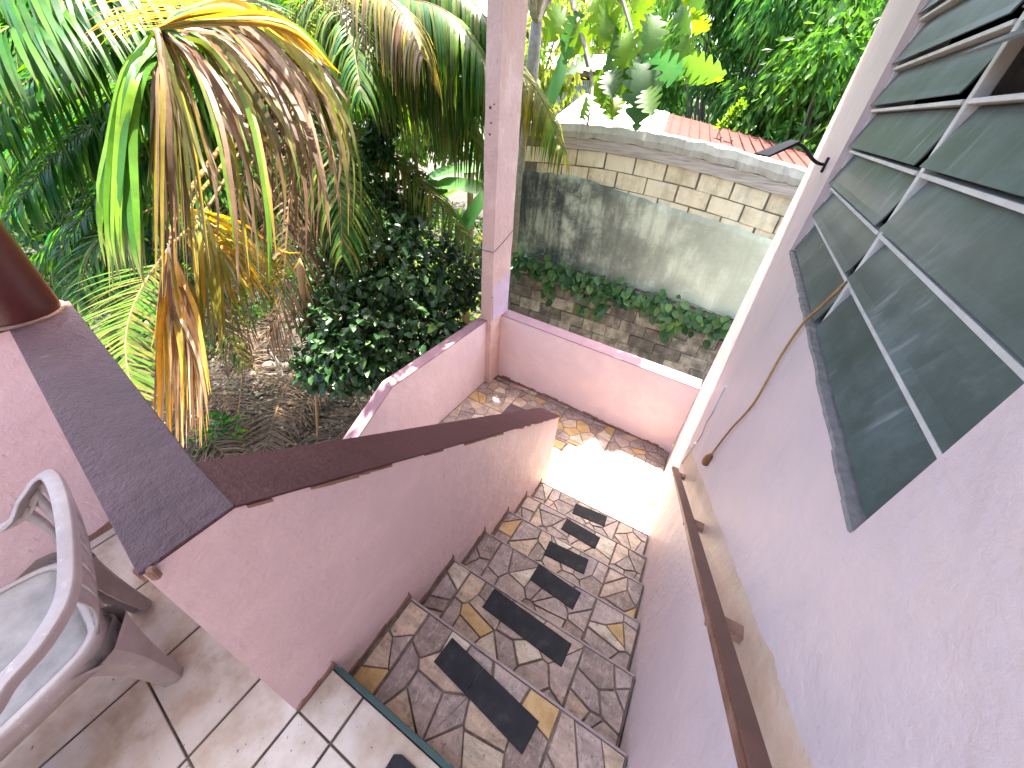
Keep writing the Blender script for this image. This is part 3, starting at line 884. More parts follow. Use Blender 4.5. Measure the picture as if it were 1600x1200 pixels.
for i in range(n):
    a = O[0] + .002 + (O[1]-O[0]-.004) * i / n; b_ = O[0] + .002 + (O[1]-O[0]-.004) * (i+1) / n
    e0, e1 = random.uniform(-.003, .003), random.uniform(-.003, .003)
    sl.hexa(((-.003+e0,a,O[2]-.006),(T-.01,a,O[2]-.006),(T-.01,b_,O[2]-.006),(-.003+e1,b_,O[2]-.006)), ((-.002+e0,a,O[2]+.004),(T-.01,a,O[2]+.009),(T-.01,b_,O[2]+.009),(-.002+e1,b_,O[2]+.004)))
wbuild(sl, 'sill', mat_conc)
MULL = 1.392
wbuild(MB().box(.026, .055, MULL-.012, MULL+.012, O[2]+.01, O[3]-.002), 'mullion', mat_alu, .003)
wbuild(MB().box(.030, .075, O[0]+.001, O[0]+.016, O[2]+.01, O[3]-.002), 'frame', mat_alu, .002)
wbuild(MB().box(.030, .075, O[1]-.018, O[1]-.003, O[2]+.01, O[3]-.002), 'frame', mat_alu, .002)
joints = [1.100, 1.257, 1.392, 1.535, 1.676, 1.806, 1.945, 2.085, 2.225]
def slat(ya, yb_, zb, zt, open_=False):
    xb_, xt = .018, .048
    if open_:
        ang = R(58); Ln = zt - zb
        xt = .045; xb_ = xt - math.sin(ang) * Ln; zb = zt - math.cos(ang) * Ln
    th_ = .004
    m = MB()
    n = 6
    dx, dz = xt - xb_, zt - zb
    l = math.hypot(dx, dz); nx_, nz_ = -dz / l, dx / l        # outward normal
    prof = []
    for i in range(n + 1):
        t = i / n
        bow = 0.004 * math.sin(math.pi * t) + (0.006 * (1 - t) ** 6)
        prof.append((xb_ + dx * t + nx_ * bow, zb + dz * t + nz_ * bow))
    prof2 = [(x - nx_ * th_, z - nz_ * th_) for x, z in prof]
    for (a, b2), (c2, d2) in zip(zip(prof[:-1], prof[1:]), zip(prof2[:-1], prof2[1:])):
        m.quad((a[0], yb_, a[1]), (a[0], ya, a[1]), (b2[0], ya, b2[1]), (b2[0], yb_, b2[1]))
        m.quad((c2[0], ya, c2[1]), (c2[0], yb_, c2[1]), (d2[0], yb_, d2[1]), (d2[0], ya, d2[1]))
        for yy in (ya, yb_):
            m.quad((a[0], yy, a[1]), (b2[0], yy, b2[1]), (d2[0], yy, d2[1]), (c2[0], yy, c2[1]))
    a, c2 = prof[0], prof2[0]
    m.quad((a[0], ya, a[1]), (a[0], yb_, a[1]), (c2[0], yb_, c2[1]), (c2[0], ya, c2[1]))
    return wbuild(m, 'slat', mat_slat)
for k in range(len(joints) - 1):
    zb, zt = joints[k], joints[k+1]
    for ya, yb_, near in ((O[0] + .012, MULL - .018, True), (MULL + .030, O[1] - .006, False)):
        op = near and k == 4
        slat(ya, yb_, zb + .004, zt - (.018 if k < len(joints)-2 else .0), op)
    if k:
        for ya, yb_ in ((O[0] + .017, MULL - .017), (MULL + .017, O[1] - .019)):
            wbuild(MB().box(.022, .062, ya, yb_, zb - .015, zb - .005), 'slat_rail', mat_alu, .0015)

# ------------------------------------------------------------------ handrail
hr = thing('handrail', 'brown handrail fixed along the house wall beside the steps', 'handrail', (xr(1) - .08, 1.0, -0.4))
a = PW(1049, 731, -.085); b_ = PW(1154, 1200, -.085)
dr = (b_ - a).normalized()
top_ = a + dr * 2.45
def railbox(p, q, w0, w1, h0, h1):
    m = MB()
    m.hexa(((p.x+w0,p.y,p.z+h0),(p.x+w1,p.y,p.z+h0),(q.x+w1,q.y,q.z+h0),(q.x+w0,q.y,q.z+h0)), ((p.x+w0,p.y,p.z+h1),(p.x+w1,p.y,p.z+h1),(q.x+w1,q.y,q.z+h1),(q.x+w0,q.y,q.z+h1)))
    return m
railbox(top_, a, 0.003, .038, 0.0, .024).build('rail', mat_rail, hr, bevel=.003)
railbox(top_, a, 0.0, .0035, -.002, .019).build('paler_side', mat_railedge, hr)  # thin side face in a paler brown than the rail top
for t in (0.10, 1.05, 1.75):
    p = a + dr * t
    MB().box(p.x + .012, xr(p.y) + .004, p.y - .016, p.y + .016, p.z - .028, p.z + .001).build('bracket', mat_raw, hr, bevel=.004)

# ------------------------------------------------------------------ cable, conduit, solar lamp
cb = thing('extension_cable', 'ochre brown cable hanging from the window with a plug end', 'cable', PW(1103, 722, -.01))
pts = [PW(1322, 441, .01), PW(1308, 455, -.006)] + [PW(x, y, -.010) for x, y in ((1283, 479), (1255, 505), (1222, 553), (1200, 592), (1182, 624), (1165, 646), (1145, 667), (1125, 692), (1111, 711))]
MB().tube(crom(pts, 60), .0042, 8).build('cord', mat_cord, cb, smooth=True)
p0, p1 = PW(1112, 709, -.012), PW(1101, 724, -.012)
MB().tube(crom([p0, p0.lerp(p1, .3), p0.lerp(p1, .7), p1], 8), [.006, .009, .013, .017, .019, .020, .020, .019, .016], 10).build('plug', mat_plug, cb, smooth=True)
cd = thing('conduit', 'thin white cable conduit fixed upright on the house wall', 'conduit', PW(1068, 720))
for (qa, qb) in (((1135, 604), (1115, 643)), ((1088, 692), (1066, 724))):
    p0, p1 = PW(*qa), PW(*qb)
    MB().hexa(((p1.x-.010,p1.y-.008,p1.z),(p1.x+.002,p1.y-.008,p1.z),(p1.x+.002,p1.y+.008,p1.z),(p1.x-.010,p1.y+.008,p1.z)), ((p0.x-.010,p0.y-.008,p0.z),(p0.x+.002,p0.y-.008,p0.z),(p0.x+.002,p0.y+.008,p0.z),(p0.x-.010,p0.y+.008,p0.z))).build('trunking', mat_white, cd, bevel=.002)
MB().tube(crom([PW(1115, 643, -.004), PW(1104, 660, -.004), PW(1096, 680, -.005), PW(1088, 692, -.004)], 14), .0025, 6).build('wire', mat_curtain, cd)
lamp = thing('solar_lamp', 'black flat solar lamp on a bent arm at the house corner', 'lamp', PW(1291, 257))
m0 = PW(1291, 257)
def wofs(v, o, y=0, z=0): return Vector((v.x - o, v.y + y, v.z + z))
# arm leaves the wall, rises outwards, panel droops away
arm = [wofs(m0, 0.0), wofs(m0, .030, .0, .0), P(1268, 248, 2.02), P(1256, 232, 2.02), P(1247, 226, 2.02), P(1236, 224, 2.03)]
dm = (m0 - Vector((0, 0, CAMH))).dot(f_)
arm = [wofs(m0, 0.0), wofs(m0, .03), P(1270, 249, dm - .02), P(1258, 232, dm), P(1249, 226, dm + .01), P(1238, 224, dm + .02)]
MB().tube(crom(arm, 24), .0075, 8).build('arm', mat_black, lamp, smooth=True)
q0, q1 = P(1243, 222, dm + .02), P(1189, 243, dm + .03)
ax = (q1 - q0).normalized(); sd_ = (ax.cross(Vector((0, 0, 1)))).normalized(); up = sd_.cross(ax)
m = MB()
hw = .055
bpts = [q0 - sd_*hw*.6 - up*.006, q0 + sd_*hw*.6 - up*.006, q1 + sd_*hw - up*.004, q1 - sd_*hw - up*.004]
m.hexa(bpts, [p + up * (.016 if i < 2 else .009) for i, p in enumerate(bpts)])
m.build('panel', mat_black, lamp, bevel=.004)
MB().hexa([p + ax*.02*(1 if i < 2 else -1) - up*.003 + sd_*.012*(1 if i in (0, 3) else -1) for i, p in enumerate(bpts)], [p + ax*.02*(1 if i < 2 else -1) - up*.0005 + sd_*.012*(1 if i in (0, 3) else -1) for i, p in enumerate(bpts)]).build('diffuser', mat_curtain, lamp)
mp = MB().box(m0.x - .010, m0.x + .004, m0.y - .016, m0.y + .016, m0.z - .035, m0.z + .03)
mp.build('mount', mat_black, lamp, bevel=.003)
# ------------------------------------------------------------------ porch roof (overhead, casts the shade)
rf = thing('porch_roof', 'flat porch roof slab over the stairs, above the frame', 'roof', (-0.8, 0, ROOFZ))
MB().box(-2.12, 0.9, -0.2, 3.63, ROOFZ + .002, ROOFZ + .14).build('slab', mat_ceiling, rf)

# ------------------------------------------------------------------ plastic armchair
ch = thing('plastic_armchair', 'worn taupe plastic armchair with slotted back, cut by the left edge', 'chair', (-1.18, -0.38, 0))
def cz(px, py, z): return PZ(px, py, z)
near = [Vector((-.835, -.62, .40)), Vector((-.815, -.60, .54)), Vector((-.825, -.52, .625)), cz(-60, 1150, .64), cz(0, 1070, .645), cz(58, 1005, .648), cz(98, 935, .655), cz(104, 870, .675), cz(98, 800, .70), cz(84, 752, .718), cz(66, 742, .72), cz(40, 775, .68), cz(0, 826, .62), Vector((-1.475, -.36, .605)), Vector((-1.50, -.52, .60)), Vector((-1.50, -.60, .53)), Vector((-1.48, -.62, .40))]
cctr = Vector((-1.18, -.42, 0))
def sweep(pts, ww, t, name, n=90):
    c = crom(pts, n)
    m = MB()
    prof = ((-.5, -.35), (-.40, .45), (0, .6), (.40, .45), (.5, -.1), (.5, -1.7), (.38, -1.7), (.36, -.55), (-.36, -.55))
    for k, p in enumerate(c):
        tg = (c[min(k+1, n)] - c[max(k-1, 0)]).normalized()
        out = Vector((p.x - cctr.x, p.y - cctr.y, .0)); out = (out - tg * out.dot(tg)).normalized()
        nr = tg.cross(out)
        if nr.z < 0: nr = -nr
        for a, b2 in prof:
            m.v.append(tuple(p + out * ww * a + nr * t * b2))
        if k:
            q = len(prof); s = (k - 1) * q
            for i in range(q):
                j = (i + 1) % q
                m.f.append((s+i, s+j, s+q+j, s+q+i))
    return m.build(name, mat_chair, ch, bevel=.003)
sweep(near, .034, .012, 'arm_rim')
# seat pan corners in plan: rear left/right, front left/right
SR = [Vector((-1.375, -.165)), Vector((-1.055, -.195)), Vector((-.955, -.60)), Vector((-1.44, -.60))]
SZ = .415
se = MB(); n = 14
for j in range(n + 1):
    v_ = j / n
    A_, B_ = SR[0].lerp(SR[3], v_), SR[1].lerp(SR[2], v_)
    for i in range(n + 1):
        u = i / n
        p = A_.lerp(B_, u)
        se.v.append((p.x, p.y, SZ - .022 * math.sin(math.pi * u) ** .7 * math.sin(math.pi * min(1, v_ * 1.05 + .02))))
for j in range(n):
    for i in range(n):
        a = j * (n + 1) + i
        se.f.append((a, a + n + 1, a + n + 2, a + 1))
o = se.build('seat', mat_seat, ch, smooth=True)
md = o.modifiers.new('solid', 'SOLIDIFY'); md.thickness = .005
# apron: rounded ledge and outer skirt round the seat
loop = []
K = 12
for k in range(4):
    a, b2 = SR[(k+1) % 4], SR[(k) % 4]
order = [SR[1], SR[2], SR[3], SR[0]]
for k in range(4):
    a, b2 = order[k], order[(k+1) % 4]
    for i in range(K):
        t = i / K
        p = a.lerp(b2, t); e = 2 * abs(t - .5)
        loop.append((p, e))
cen = sum((q for q in order), Vector((0, 0))) / 4
ap = MB(); nl = len(loop)
for (p, e) in loop:
    d = (p - cen).normalized()
    # soften corners
    p = p - d * .018 * max(0, e - .8) / .2
    hgt = .045 + .06 * e ** 4
    ring = [(0, .000), (.006, .006), (.022, .004), (.028, -.006), (.031 + .008 * e, -hgt * .5), (.033 + .010 * e, -hgt)]
    for (o_, z) in ring:
        q = p + d * o_
        ap.v.append((q.x, q.y, SZ + z))
for k in range(nl):
    a, b2 = k * 6, ((k + 1) % nl) * 6
    for i in range(5):
        ap.f.append((a + i, b2 + i, b2 + i + 1, a + i + 1))
o = ap.build('apron', mat_chair, ch, smooth=True)
md = o.modifiers.new('solid', 'SOLIDIFY'); md.thickness = .005; md.offset = -1
# back: slats between seat and rim with open slots
rim = crom(near, 260)
backtop = [p for p in rim if p.y > -.155 and p.z > .63]
nb_ = 11
for k in range(nb_):
    u0 = (k + .06) / nb_; u1 = (k + .80) / nb_
    def top(u):
        return backtop[min(len(backtop) - 1, int(u * (len(backtop) - 1)))]
    def bot(u):
        p = SR[1].lerp(SR[0], u); return Vector((p.x, p.y + .012, SZ + .002))
    m = MB(); ns = 7
    for i in range(ns + 1):
        t = i / ns
        bow = .020 * math.sin(math.pi * t)
        for u in (u0, u1):
            q = bot(u).lerp(top(u) - Vector((0, 0, .012)), t); q = q + Vector((0, bow + .012 * math.sin(math.pi * u), 0))
            m.v.append(tuple(q))
    for i in range(ns):
        a = i * 2
        m.f.append((a, a + 1, a + 3, a + 2))
    o = m.build('back_slat', mat_chair, ch, smooth=True)
    md = o.modifiers.new('solid', 'SOLIDIFY'); md.thickness = .006; md.offset = 0
# legs: tapered channel sections that flare into the apron
def leg(tx, ty, bx, by, wt=.062):
    m = MB(); ns = 12
    top_, bot_ = Vector((tx, ty, SZ - .015)), Vector((bx, by, 0))
    d = Vector((tx - cen.x, ty - cen.y)); d.normalize(); s = Vector((-d.y, d.x))
    rings = []
    for i in range(ns + 1):
        t = i / ns
        c = top_.lerp(bot_, t)
        w_ = .026 + wt * (1 - t) ** 2.6; dep = .022 + .020 * (1 - t)
        pr = [(-w_, -dep), (-w_ * .9, dep * .5), (-w_ * .55, dep), (w_ * .55, dep), (w_ * .9, dep * .5), (w_, -dep), (w_ * .82, -dep), (w_ * .6, dep * .35), (-w_ * .6, dep * .35), (-w_ * .82, -dep)]
        rings.append([(c.x + s.x * a + d.x * b2, c.y + s.y * a + d.y * b2, c.z) for a, b2 in pr])
    q = len(rings[0])
    for r0 in rings: m.v += r0
    for k in range(ns):
        for i in range(q):
            j = (i + 1) % q
            m.f.append((k*q+i, k*q+j, (k+1)*q+j, (k+1)*q+i))
    pr = [(-.026, -.022), (-.024, .011), (-.014, .022), (.014, .022), (.024, .011), (.026, -.022)]
    i0 = len(m.v); m.v += [(bx + s.x * a + d.x * b2, by + s.y * a + d.y * b2, .0005) for a, b2 in pr]
    m.f.append(tuple(range(i0, i0 + 6)))
    return m.build('leg', mat_chair, ch, bevel=.004)
leg(-1.060, -.185, -1.075, -.175)
leg(-1.385, -.160, -1.400, -.125, .06)
leg(-.965, -.610, -.930, -.650)
leg(-1.430, -.610, -1.470, -.650)

# ================================================================== boundary block wall
YW = 5.6
bw = thing('block_wall', 'stained concrete block boundary wall with a plank and rough coping', 'wall', (-1.0, YW + .1, GZ))
def wtop(x):
    t = (x + 2.9) / 3.6
    return 1.375 + 0.085 * math.sin(min(1, max(0, t + .05)) * 2.6) - 0.31 * max(0, t - .25) ** 1.3
XW0, XW1 = -2.95, 1.6
core = MB()
nseg = 24
for i in range(nseg):
    a = XW0 + (XW1 - XW0) * i / nseg; b = XW0 + (XW1 - XW0) * (i + 1) / nseg
    core.hexa(((a,YW+.02,GZ-.3),(b,YW+.02,GZ-.3),(b,YW+.2,GZ-.3),(a,YW+.2,GZ-.3)), ((a,YW+.02,wtop(a)-.16),(b,YW+.02,wtop(b)-.16),(b,YW+.2,wtop(b)-.16),(a,YW+.2,wtop(a)-.16)))
core.build('core', mat_mortar, bw)
random.seed(31)
cop = MB()
rows = 5
for i in range(nseg * 6):
    a = XW0 + (XW1 - XW0) * i / (nseg*6); b = XW0 + (XW1 - XW0) * (i + 1) / (nseg*6)
    def cp_(x, k):
        h = wtop(x)
        prof = [(-.035, h - .17), (-.05, h - .10), (-.03, h - .02), (.05, h + .0), (.23, h - .01), (.24, h - .17)]
        yy, zz = prof[k]
        e = noise.noise(Vector((x * 6, k * 3.1, 0))) * .016 + noise.noise(Vector((x * 23, k * 5.1, 2))) * .010
        return (x, YW + yy + e, zz + e)
    for k in range(5):
        cop.quad(cp_(a, k), cp_(b, k), cp_(b, k+1), cp_(a, k+1))
cop.build('coping', mat_coping, bw, smooth=True)
pk = MB()
for i in range(nseg * 2):
    a = XW0 + .35 + (XW1 - XW0 - .35) * i / (nseg*2); b = XW0 + .35 + (XW1 - XW0 - .35) * (i + 1) / (nseg*2)
    e0, e1 = noise.noise(Vector((a*3, 9, 0))) * .012, noise.noise(Vector((b*3, 9, 0))) * .012
    za, zb = wtop(a) - .172, wtop(b) - .172
    pk.hexa(((a,YW-.028,za-.125+e0),(b,YW-.028,zb-.125+e1),(b,YW+.03,zb-.125+e1),(a,YW+.03,za-.125+e0)), ((a,YW-.028,za),(b,YW-.028,zb),(b,YW+.03,zb),(a,YW+.03,za)))
pk.build('plank', mat_plank, bw)
# three courses of bare blocks
def course(k, x):   # top line of course k
    return wtop(x) - .300 - .195 * k
for k in range(3):
    x = XW0 + (0.2 if k % 2 else 0.0)
    while x < XW1 - .1:
        xe = min(x + .395, XW1)
        a, b = x + .004 + random.uniform(-.002, .005), xe - .004 + random.uniform(-.005, .002)
        za, zb = course(k, a) + random.uniform(-.006, .004), course(k, b) + random.uniform(-.006, .004)
        hgt = .186 + random.uniform(-.004, .003)
        yo = YW + random.uniform(-.006, .006)
        MB().hexa(((a,yo,za-hgt),(b,yo,zb-hgt),(b,YW+.05,zb-hgt),(a,YW+.05,za-hgt)), ((a,yo,za),(b,yo,zb),(b,YW+.05,zb),(a,YW+.05,za))).build('block', mat_block, bw, bevel=.008)
        x += .405
# plaster coat with a ragged top edge
pl = MB()
npl = 60; nzp = 14
for i in range(npl + 1):
    x = XW0 + (XW1 - XW0) * i / npl
    zt = wtop(x) - .62 - .13 * min(1, max(0, (x + 2.2) / 1.2)) + noise.noise(Vector((x * 5, 0, 3))) * .035
    zb = -.52 - .045 * (x + 1)
    for j in range(nzp + 1):
        t = j / nzp
        pl.v.append((x, YW - .018 + noise.noise(Vector((x*2, t*4, 7))) * .012, zb + (zt - zb) * t))
for i in range(npl):
    for j in range(nzp):
        a = i * (nzp + 1) + j
        pl.f.append((a, a + nzp + 1, a + nzp + 2, a + 1))
i0 = len(pl.v)
for i in range(npl + 1):
    x, y, z = pl.v[i * (nzp + 1) + nzp]
    pl.v.append((x, YW + .03, z + .004))
for i in range(npl):
    a, b = i * (nzp+1) + nzp, (i+1) * (nzp+1) + nzp
    pl.f.append((a, b, i0 + i + 1, i0 + i))
pl.build('plaster', mat_plaster, bw, smooth=True)
# older, thicker lower wall under the creeper
for k in range(10):
    zt = -.60 - k * .2
    x = XW0 - (.2 if k % 2 else 0)
    while x < XW1:
        a, b = x + .003, min(x + .398, XW1) - .003
        dz = -.045 * ((a + b) / 2 + 1)
        yo = YW - .13 + random.uniform(-.015, .015)
        MB().hexa(((a,yo,zt-.194+dz),(b,yo,zt-.194+dz),(b,YW+.03,zt-.194+dz),(a,YW+.03,zt-.194+dz)), ((a,yo,zt+dz),(b,yo,zt+dz),(b,YW+.03,zt+dz),(a,YW+.03,zt+dz))).build('block', mat_lowblock, bw, bevel=.012)
        x += .4
MB().box(XW0 - .05, XW1, YW - .105, YW + .02, GZ - .3, -.78).build('lower_core', mat_mortar, bw)
lg = MB()
for i in range(nseg):
    a = XW0 + (XW1 - XW0) * i / nseg; b = XW0 + (XW1 - XW0) * (i + 1) / nseg
    za, zb = -.598 - .045 * (a + 1), -.598 - .045 * (b + 1)
    lg.hexa(((a,YW-.10,za-.1),(b,YW-.10,zb-.1),(b,YW+.0,zb-.1),(a,YW+.0,za-.1)), ((a,YW-.10,za+.02),(b,YW-.10,zb+.02),(b,YW+.0,zb+.06),(a,YW+.0,za+.06)))
lg.build('ledge', mat_mortar, bw)

# ================================================================== leaf meshes
def leaf_mesh(name, outline, fold=.25, droop=.25, nseg=8):
    """leaf along +Y length 1; outline(t)->half width; folded along the midrib"""
    m = MB()
    for i in range(nseg + 1):
        t = i / nseg
        hw = outline(t)
        z = -droop * t * t
        m.v += [(-hw, t, z + hw * fold), (0, t, z), (hw, t, z + hw * fold)]
    for i in range(nseg):
        a = i * 3
        m.f += [(a, a + 1, a + 4, a + 3), (a + 1, a + 2, a + 5, a + 4)]
    return m.mesh(name, True)
def o_oval(t): return .30 * math.sin(math.pi * min(1, t ** .8)) ** .8 if 0 < t < 1 else .004
def o_heart(t): return .44 * (math.sin(math.pi * (t * .86 + .14)) ** .75) * (1 - .25 * t) if t < 1 else .004
me_bush = leaf_mesh('leaf', o_oval, .3, .2, 5); me_bush.materials.append(mat_bush)
me_heart = leaf_mesh('leaf', o_heart, .2, .15, 5); me_heart.materials.append(mat_vine)
def orient(pos, d, up, size, roll=0.0):
    d = Vector(d).normalized(); u = Vector(up); u = (u - d * u.dot(d))
    if u.length < 1e-3: u = Vector((1, 0, 0)) - d * d.x
    u.normalize(); x = d.cross(u)
    m = Matrix(((x.x, d.x, u.x), (x.y, d.y, u.y), (x.z, d.z, u.z))).to_4x4()
    return Matrix.Translation(pos) @ m @ Matrix.Rotation(roll, 4, 'Y') @ Matrix.Scale(size, 4)
rnd = random.Random(77)
def rv(s=1.0): return Vector((rnd.uniform(-s, s), rnd.uniform(-s, s), rnd.uniform(-s, s)))

# creeper on the ledge of the block wall
vine = thing('creeper', 'green heart leaved creeper trailing along the ledge of the block wall', 'creeper', (-1, YW - .15, -.6))
st = MB()
for k in range(6):
    pts = []
    x = -2.85 + rnd.uniform(0, .3)
    while x < 0.75:
        pts.append((x, YW - .11 + rnd.uniform(-.04, .02), -.53 - .045 * (x + 1) + rnd.uniform(-.06, .10)))
        x += .16
    st.tube(pts, .004, 5)
for k in range(10):
    x = rnd.uniform(-2.8, .5); z0 = -.6 - .045 * (x + 1)
    pts = [(x + rnd.uniform(-.06, .06), YW - .15, z0 - .12 * j) for j in range(rnd.randint(2, 6))]
    st.tube(pts, .003, 5)
st.build('stem', mat_bark, vine)
for k in range(292):
    if k < 245:
        x = rnd.uniform(-2.9, .75)
        wz = .12 + .035 * math.sin(x * 3)
        z = -.545 - .045 * (x + 1) + rnd.gauss(-.01, .095) - (.06 if x > -.9 and x < .6 else 0) * rnd.random() * 1.5
    else:
        hx, n_ = ((-1.55, 10), (-2.2, 8), (-.25, 10), (-1.3, 12))[k % 4]
        x = hx + rnd.uniform(-.09, .09); z = -.65 - .045 * (x + 1) - rnd.uniform(0, .42)
    y = YW - .15 - rnd.uniform(0, .09)
    d = Vector((rnd.uniform(-.7, .7), -.45 + rnd.uniform(-.2, .2), -.75 + rnd.uniform(-.4, .5)))
    link_mesh('leaf', me_heart, vine, orient((x, y, z), d, (rnd.uniform(-.4, .4), -.8, .7), rnd.uniform(.10, .155), rnd.uniform(-.4, .4)))

vf = MB()
for k in range(420):
    x = rnd.uniform(-2.95, .85); z = -.57 - .045 * (x + 1) + rnd.gauss(-.01, .08)
    M_ = orient((x, YW - .14 - rnd.uniform(0, .05), z), (rnd.uniform(-.8, .8), -.4, rnd.uniform(-1, .1)), (rnd.uniform(-.4, .4), -.8, .7), rnd.uniform(.07, .12), rnd.uniform(-.5, .5))
    i0 = len(vf.v)
    vf.v += [tuple(M_ @ Vector(q)) for q in ((0, 0, 0), (-.42, .3, .08), (0, .35, 0), (.42, .3, .08), (-.3, .65, .03), (0, .7, -.05), (.3, .65, .03), (0, 1, -.12))]
    vf.f += [(i0, i0+2, i0+1), (i0, i0+3, i0+2), (i0+1, i0+2, i0+5, i0+4), (i0+2, i0+3, i0+6, i0+5), (i0+4, i0+5, i0+7), (i0+5, i0+6, i0+7)]
vf.build('foliage', mat_vine, vine, smooth=True)['kind'] = 'stuff'
# ================================================================== dark glossy shrub
bush = thing('leafy_shrub', 'tall dark shrub with glossy oval leaves left of the post', 'shrub', (-3.2, 2.9, GZ))
lobes = [(620, 420, 4.1, .55), (560, 500, 4.0, .48), (680, 430, 4.3, .45), (600, 350, 4.3, .42), (540, 560, 3.9, .34), (650, 520, 4.2, .5), (720, 430, 4.5, .38), (590, 560, 4.1, .4), (640, 310, 4.6, .28), (515, 500, 4.2, .34), (505, 570, 4.1, .28), (690, 520, 4.6, .30), (560, 430, 4.4, .4)]
lob = [(P(a, b, t), r) for a, b, t, r in lobes] + [(P(592, 235, 4.2), .16), (P(598, 190, 4.2), .14), (P(585, 285, 4.2), .18)]
stm = MB()
for c, r in lob:
    b0 = Vector((-3.3 + rnd.uniform(-.3, .3), 2.9 + rnd.uniform(-.3, .3), ground_z(-3.3, 2.9) - .05))
    stm.tube(crom([b0, b0.lerp(c, .5) + rv(.15), c], 8), [.02 - .0018 * i for i in range(9)], 6)
stm.build('stem', mat_branch, bush)
cand = []
camv = Vector((0, 0, CAMH))
for c, r in lob:
    for k in range(int(2600 * r)):
        v = rv(1)
        if v.length > 1: continue
        v = v.normalized() * (r * rnd.uniform(.55, 1.08))
        p = c + v
        d = v.normalized() * .6 + rv(.7) + Vector((0, 0, -.35))
        facing = v.normalized().dot((camv - p).normalized())
        cand.append((facing + rnd.uniform(-.3, .3), p, d, v))
cand.sort(key=lambda q: -q[0])
big = cand[:296]; rest = cand[296:]
for f, p, d, v in big:
    link_mesh('leaf', me_bush, bush, orient(p, d, v + Vector((0, 0, .8)), rnd.uniform(.085, .14), rnd.uniform(-.5, .5)))
mf = MB()
for f, p, d, v in rest:
    M_ = orient(p, d, v + Vector((0, 0, .8)), rnd.uniform(.085, .13), rnd.uniform(-.6, .6))
    i0 = len(mf.v)
    mf.v += [tuple(M_ @ Vector(q)) for q in ((0, 0, 0), (-.26, .35, .07), (0, .4, 0), (.26, .35, .07), (-.22, .7, .02), (0, .75, -.08), (.22, .7, .02), (0, 1, -.18))]
    mf.f += [(i0, i0+2, i0+1), (i0, i0+3, i0+2), (i0+1, i0+2, i0+5, i0+4), (i0+2, i0+3, i0+6, i0+5), (i0+4, i0+5, i0+7), (i0+5, i0+6, i0+7)]
o = mf.build('foliage', mat_bush, bush, smooth=True); o['kind'] = 'stuff'

# ================================================================== palms
GREEN = [(.016, .085, .012), (.035, .14, .015), (.085, .22, .018), (.02, .10, .03)]
LIME = [(.12, .28, .02), (.20, .36, .025), (.07, .22, .02), (.05, .17, .03)]
OLIVE = [(.13, .16, .03), (.19, .19, .04), (.09, .13, .025)]
BROWN = [(.17, .10, .06), (.24, .155, .095), (.12, .075, .05), (.30, .21, .13)]
ORANGE = [(.62, .33, .05), (.75, .46, .09), (.42, .20, .05), (.75, .60, .38)]
YEL = [(.36, .30, .04), (.28, .26, .04), (.40, .28, .05)]
GOLDG = YEL[:1] + OLIVE + LIME[:1]
def frond(pts, n, Lmax, width, cols, droop=1.0, side=.8, fwd=.55, upk=.12, rr=.018, s0=.12, nrm=None, jitter=.18, lcols=None, rcols=None, tipcol=None, wfun=None, seg=6):
    mb = MB()
    N_ = 40
    c = crom(pts, N_)
    rc = lcols or cols
    # rachis
    n0 = len(mb.v)
    mb.tube(c, [max(.0025, rr * (1 - .85 * k / N_)) for k in range(N_ + 1)], 6)
    rcol = (.22, .20, .05) if cols in (GREEN, LIME, OLIVE, GOLDG) else (.28, .18, .08)
    mb.c += [rcol] * (len(mb.v) - n0)
    for k in range(n):
        s = s0 + (1 - s0) * (k + .5) / n
        u = s * N_; i = min(int(u), N_ - 1)
        p = c[i].lerp(c[i+1], u - i)
        T_ = (c[i+1] - c[i]).normalized()
        up_ = Vector(nrm) if nrm is not None else Vector((0, 0, 1))
        S = T_.cross(up_)
        if S.length < .15: S = T_.cross(Vector((.6, .8, 0)))
        S.normalize()
        U = S.cross(T_).normalized()
        for sg in (-1, 1):
            if rnd.random() < .05: continue
            cs = (lcols if sg < 0 and lcols else (rcols if sg > 0 and rcols else cols))
            prof = (.45 + .55 * math.sin(math.pi * min(1, s * .9 + .08))) * (1.0 if s < .8 else 1 - (s - .8) * 2.0)
            L_ = Lmax * prof * rnd.uniform(.8, 1.1)
            d = (S * sg * side + T_ * (fwd + .5 * s * s) + U * upk + rv(jitter)).normalized()
            q = p.copy()
            wid = width * rnd.uniform(.75, 1.15)
            ca = rnd.choice(cs); cb_ = rnd.choice(cs); mixf = rnd.random()
            base = lerp(ca, cb_, mixf)
            tcol = tipcol if tipcol else lerp(base, (.3, .2, .08), .35)
            i0 = len(mb.v)
            for j in range(seg + 1):
                t = j / seg
                W_ = T_ - d * T_.dot(d)
                if W_.length < .05: W_ = S.copy()
                W_.normalize()
                W_ = (W_ + U * .25 * sg).normalized()
                ww = wid * (.5 + .5 * math.sin(math.pi * min(1, .15 + t * .6))) * (1 - t ** 3) * .5 + .0008
                mb.v += [tuple(q - W_ * ww), tuple(q + W_ * ww)]
                cc = lerp(base, tcol, max(0, t - .7) / .3 * rnd.random())
                mb.c += [cc, cc]
                d = (d + Vector((0, 0, -1)) * droop * (.22 + .5 * t) / seg * 2.2).normalized()
                q = q + d * (L_ / seg)
            for j in range(seg):
                a = i0 + j * 2
                mb.f.append((a, a + 1, a + 3, a + 2))
    return mb
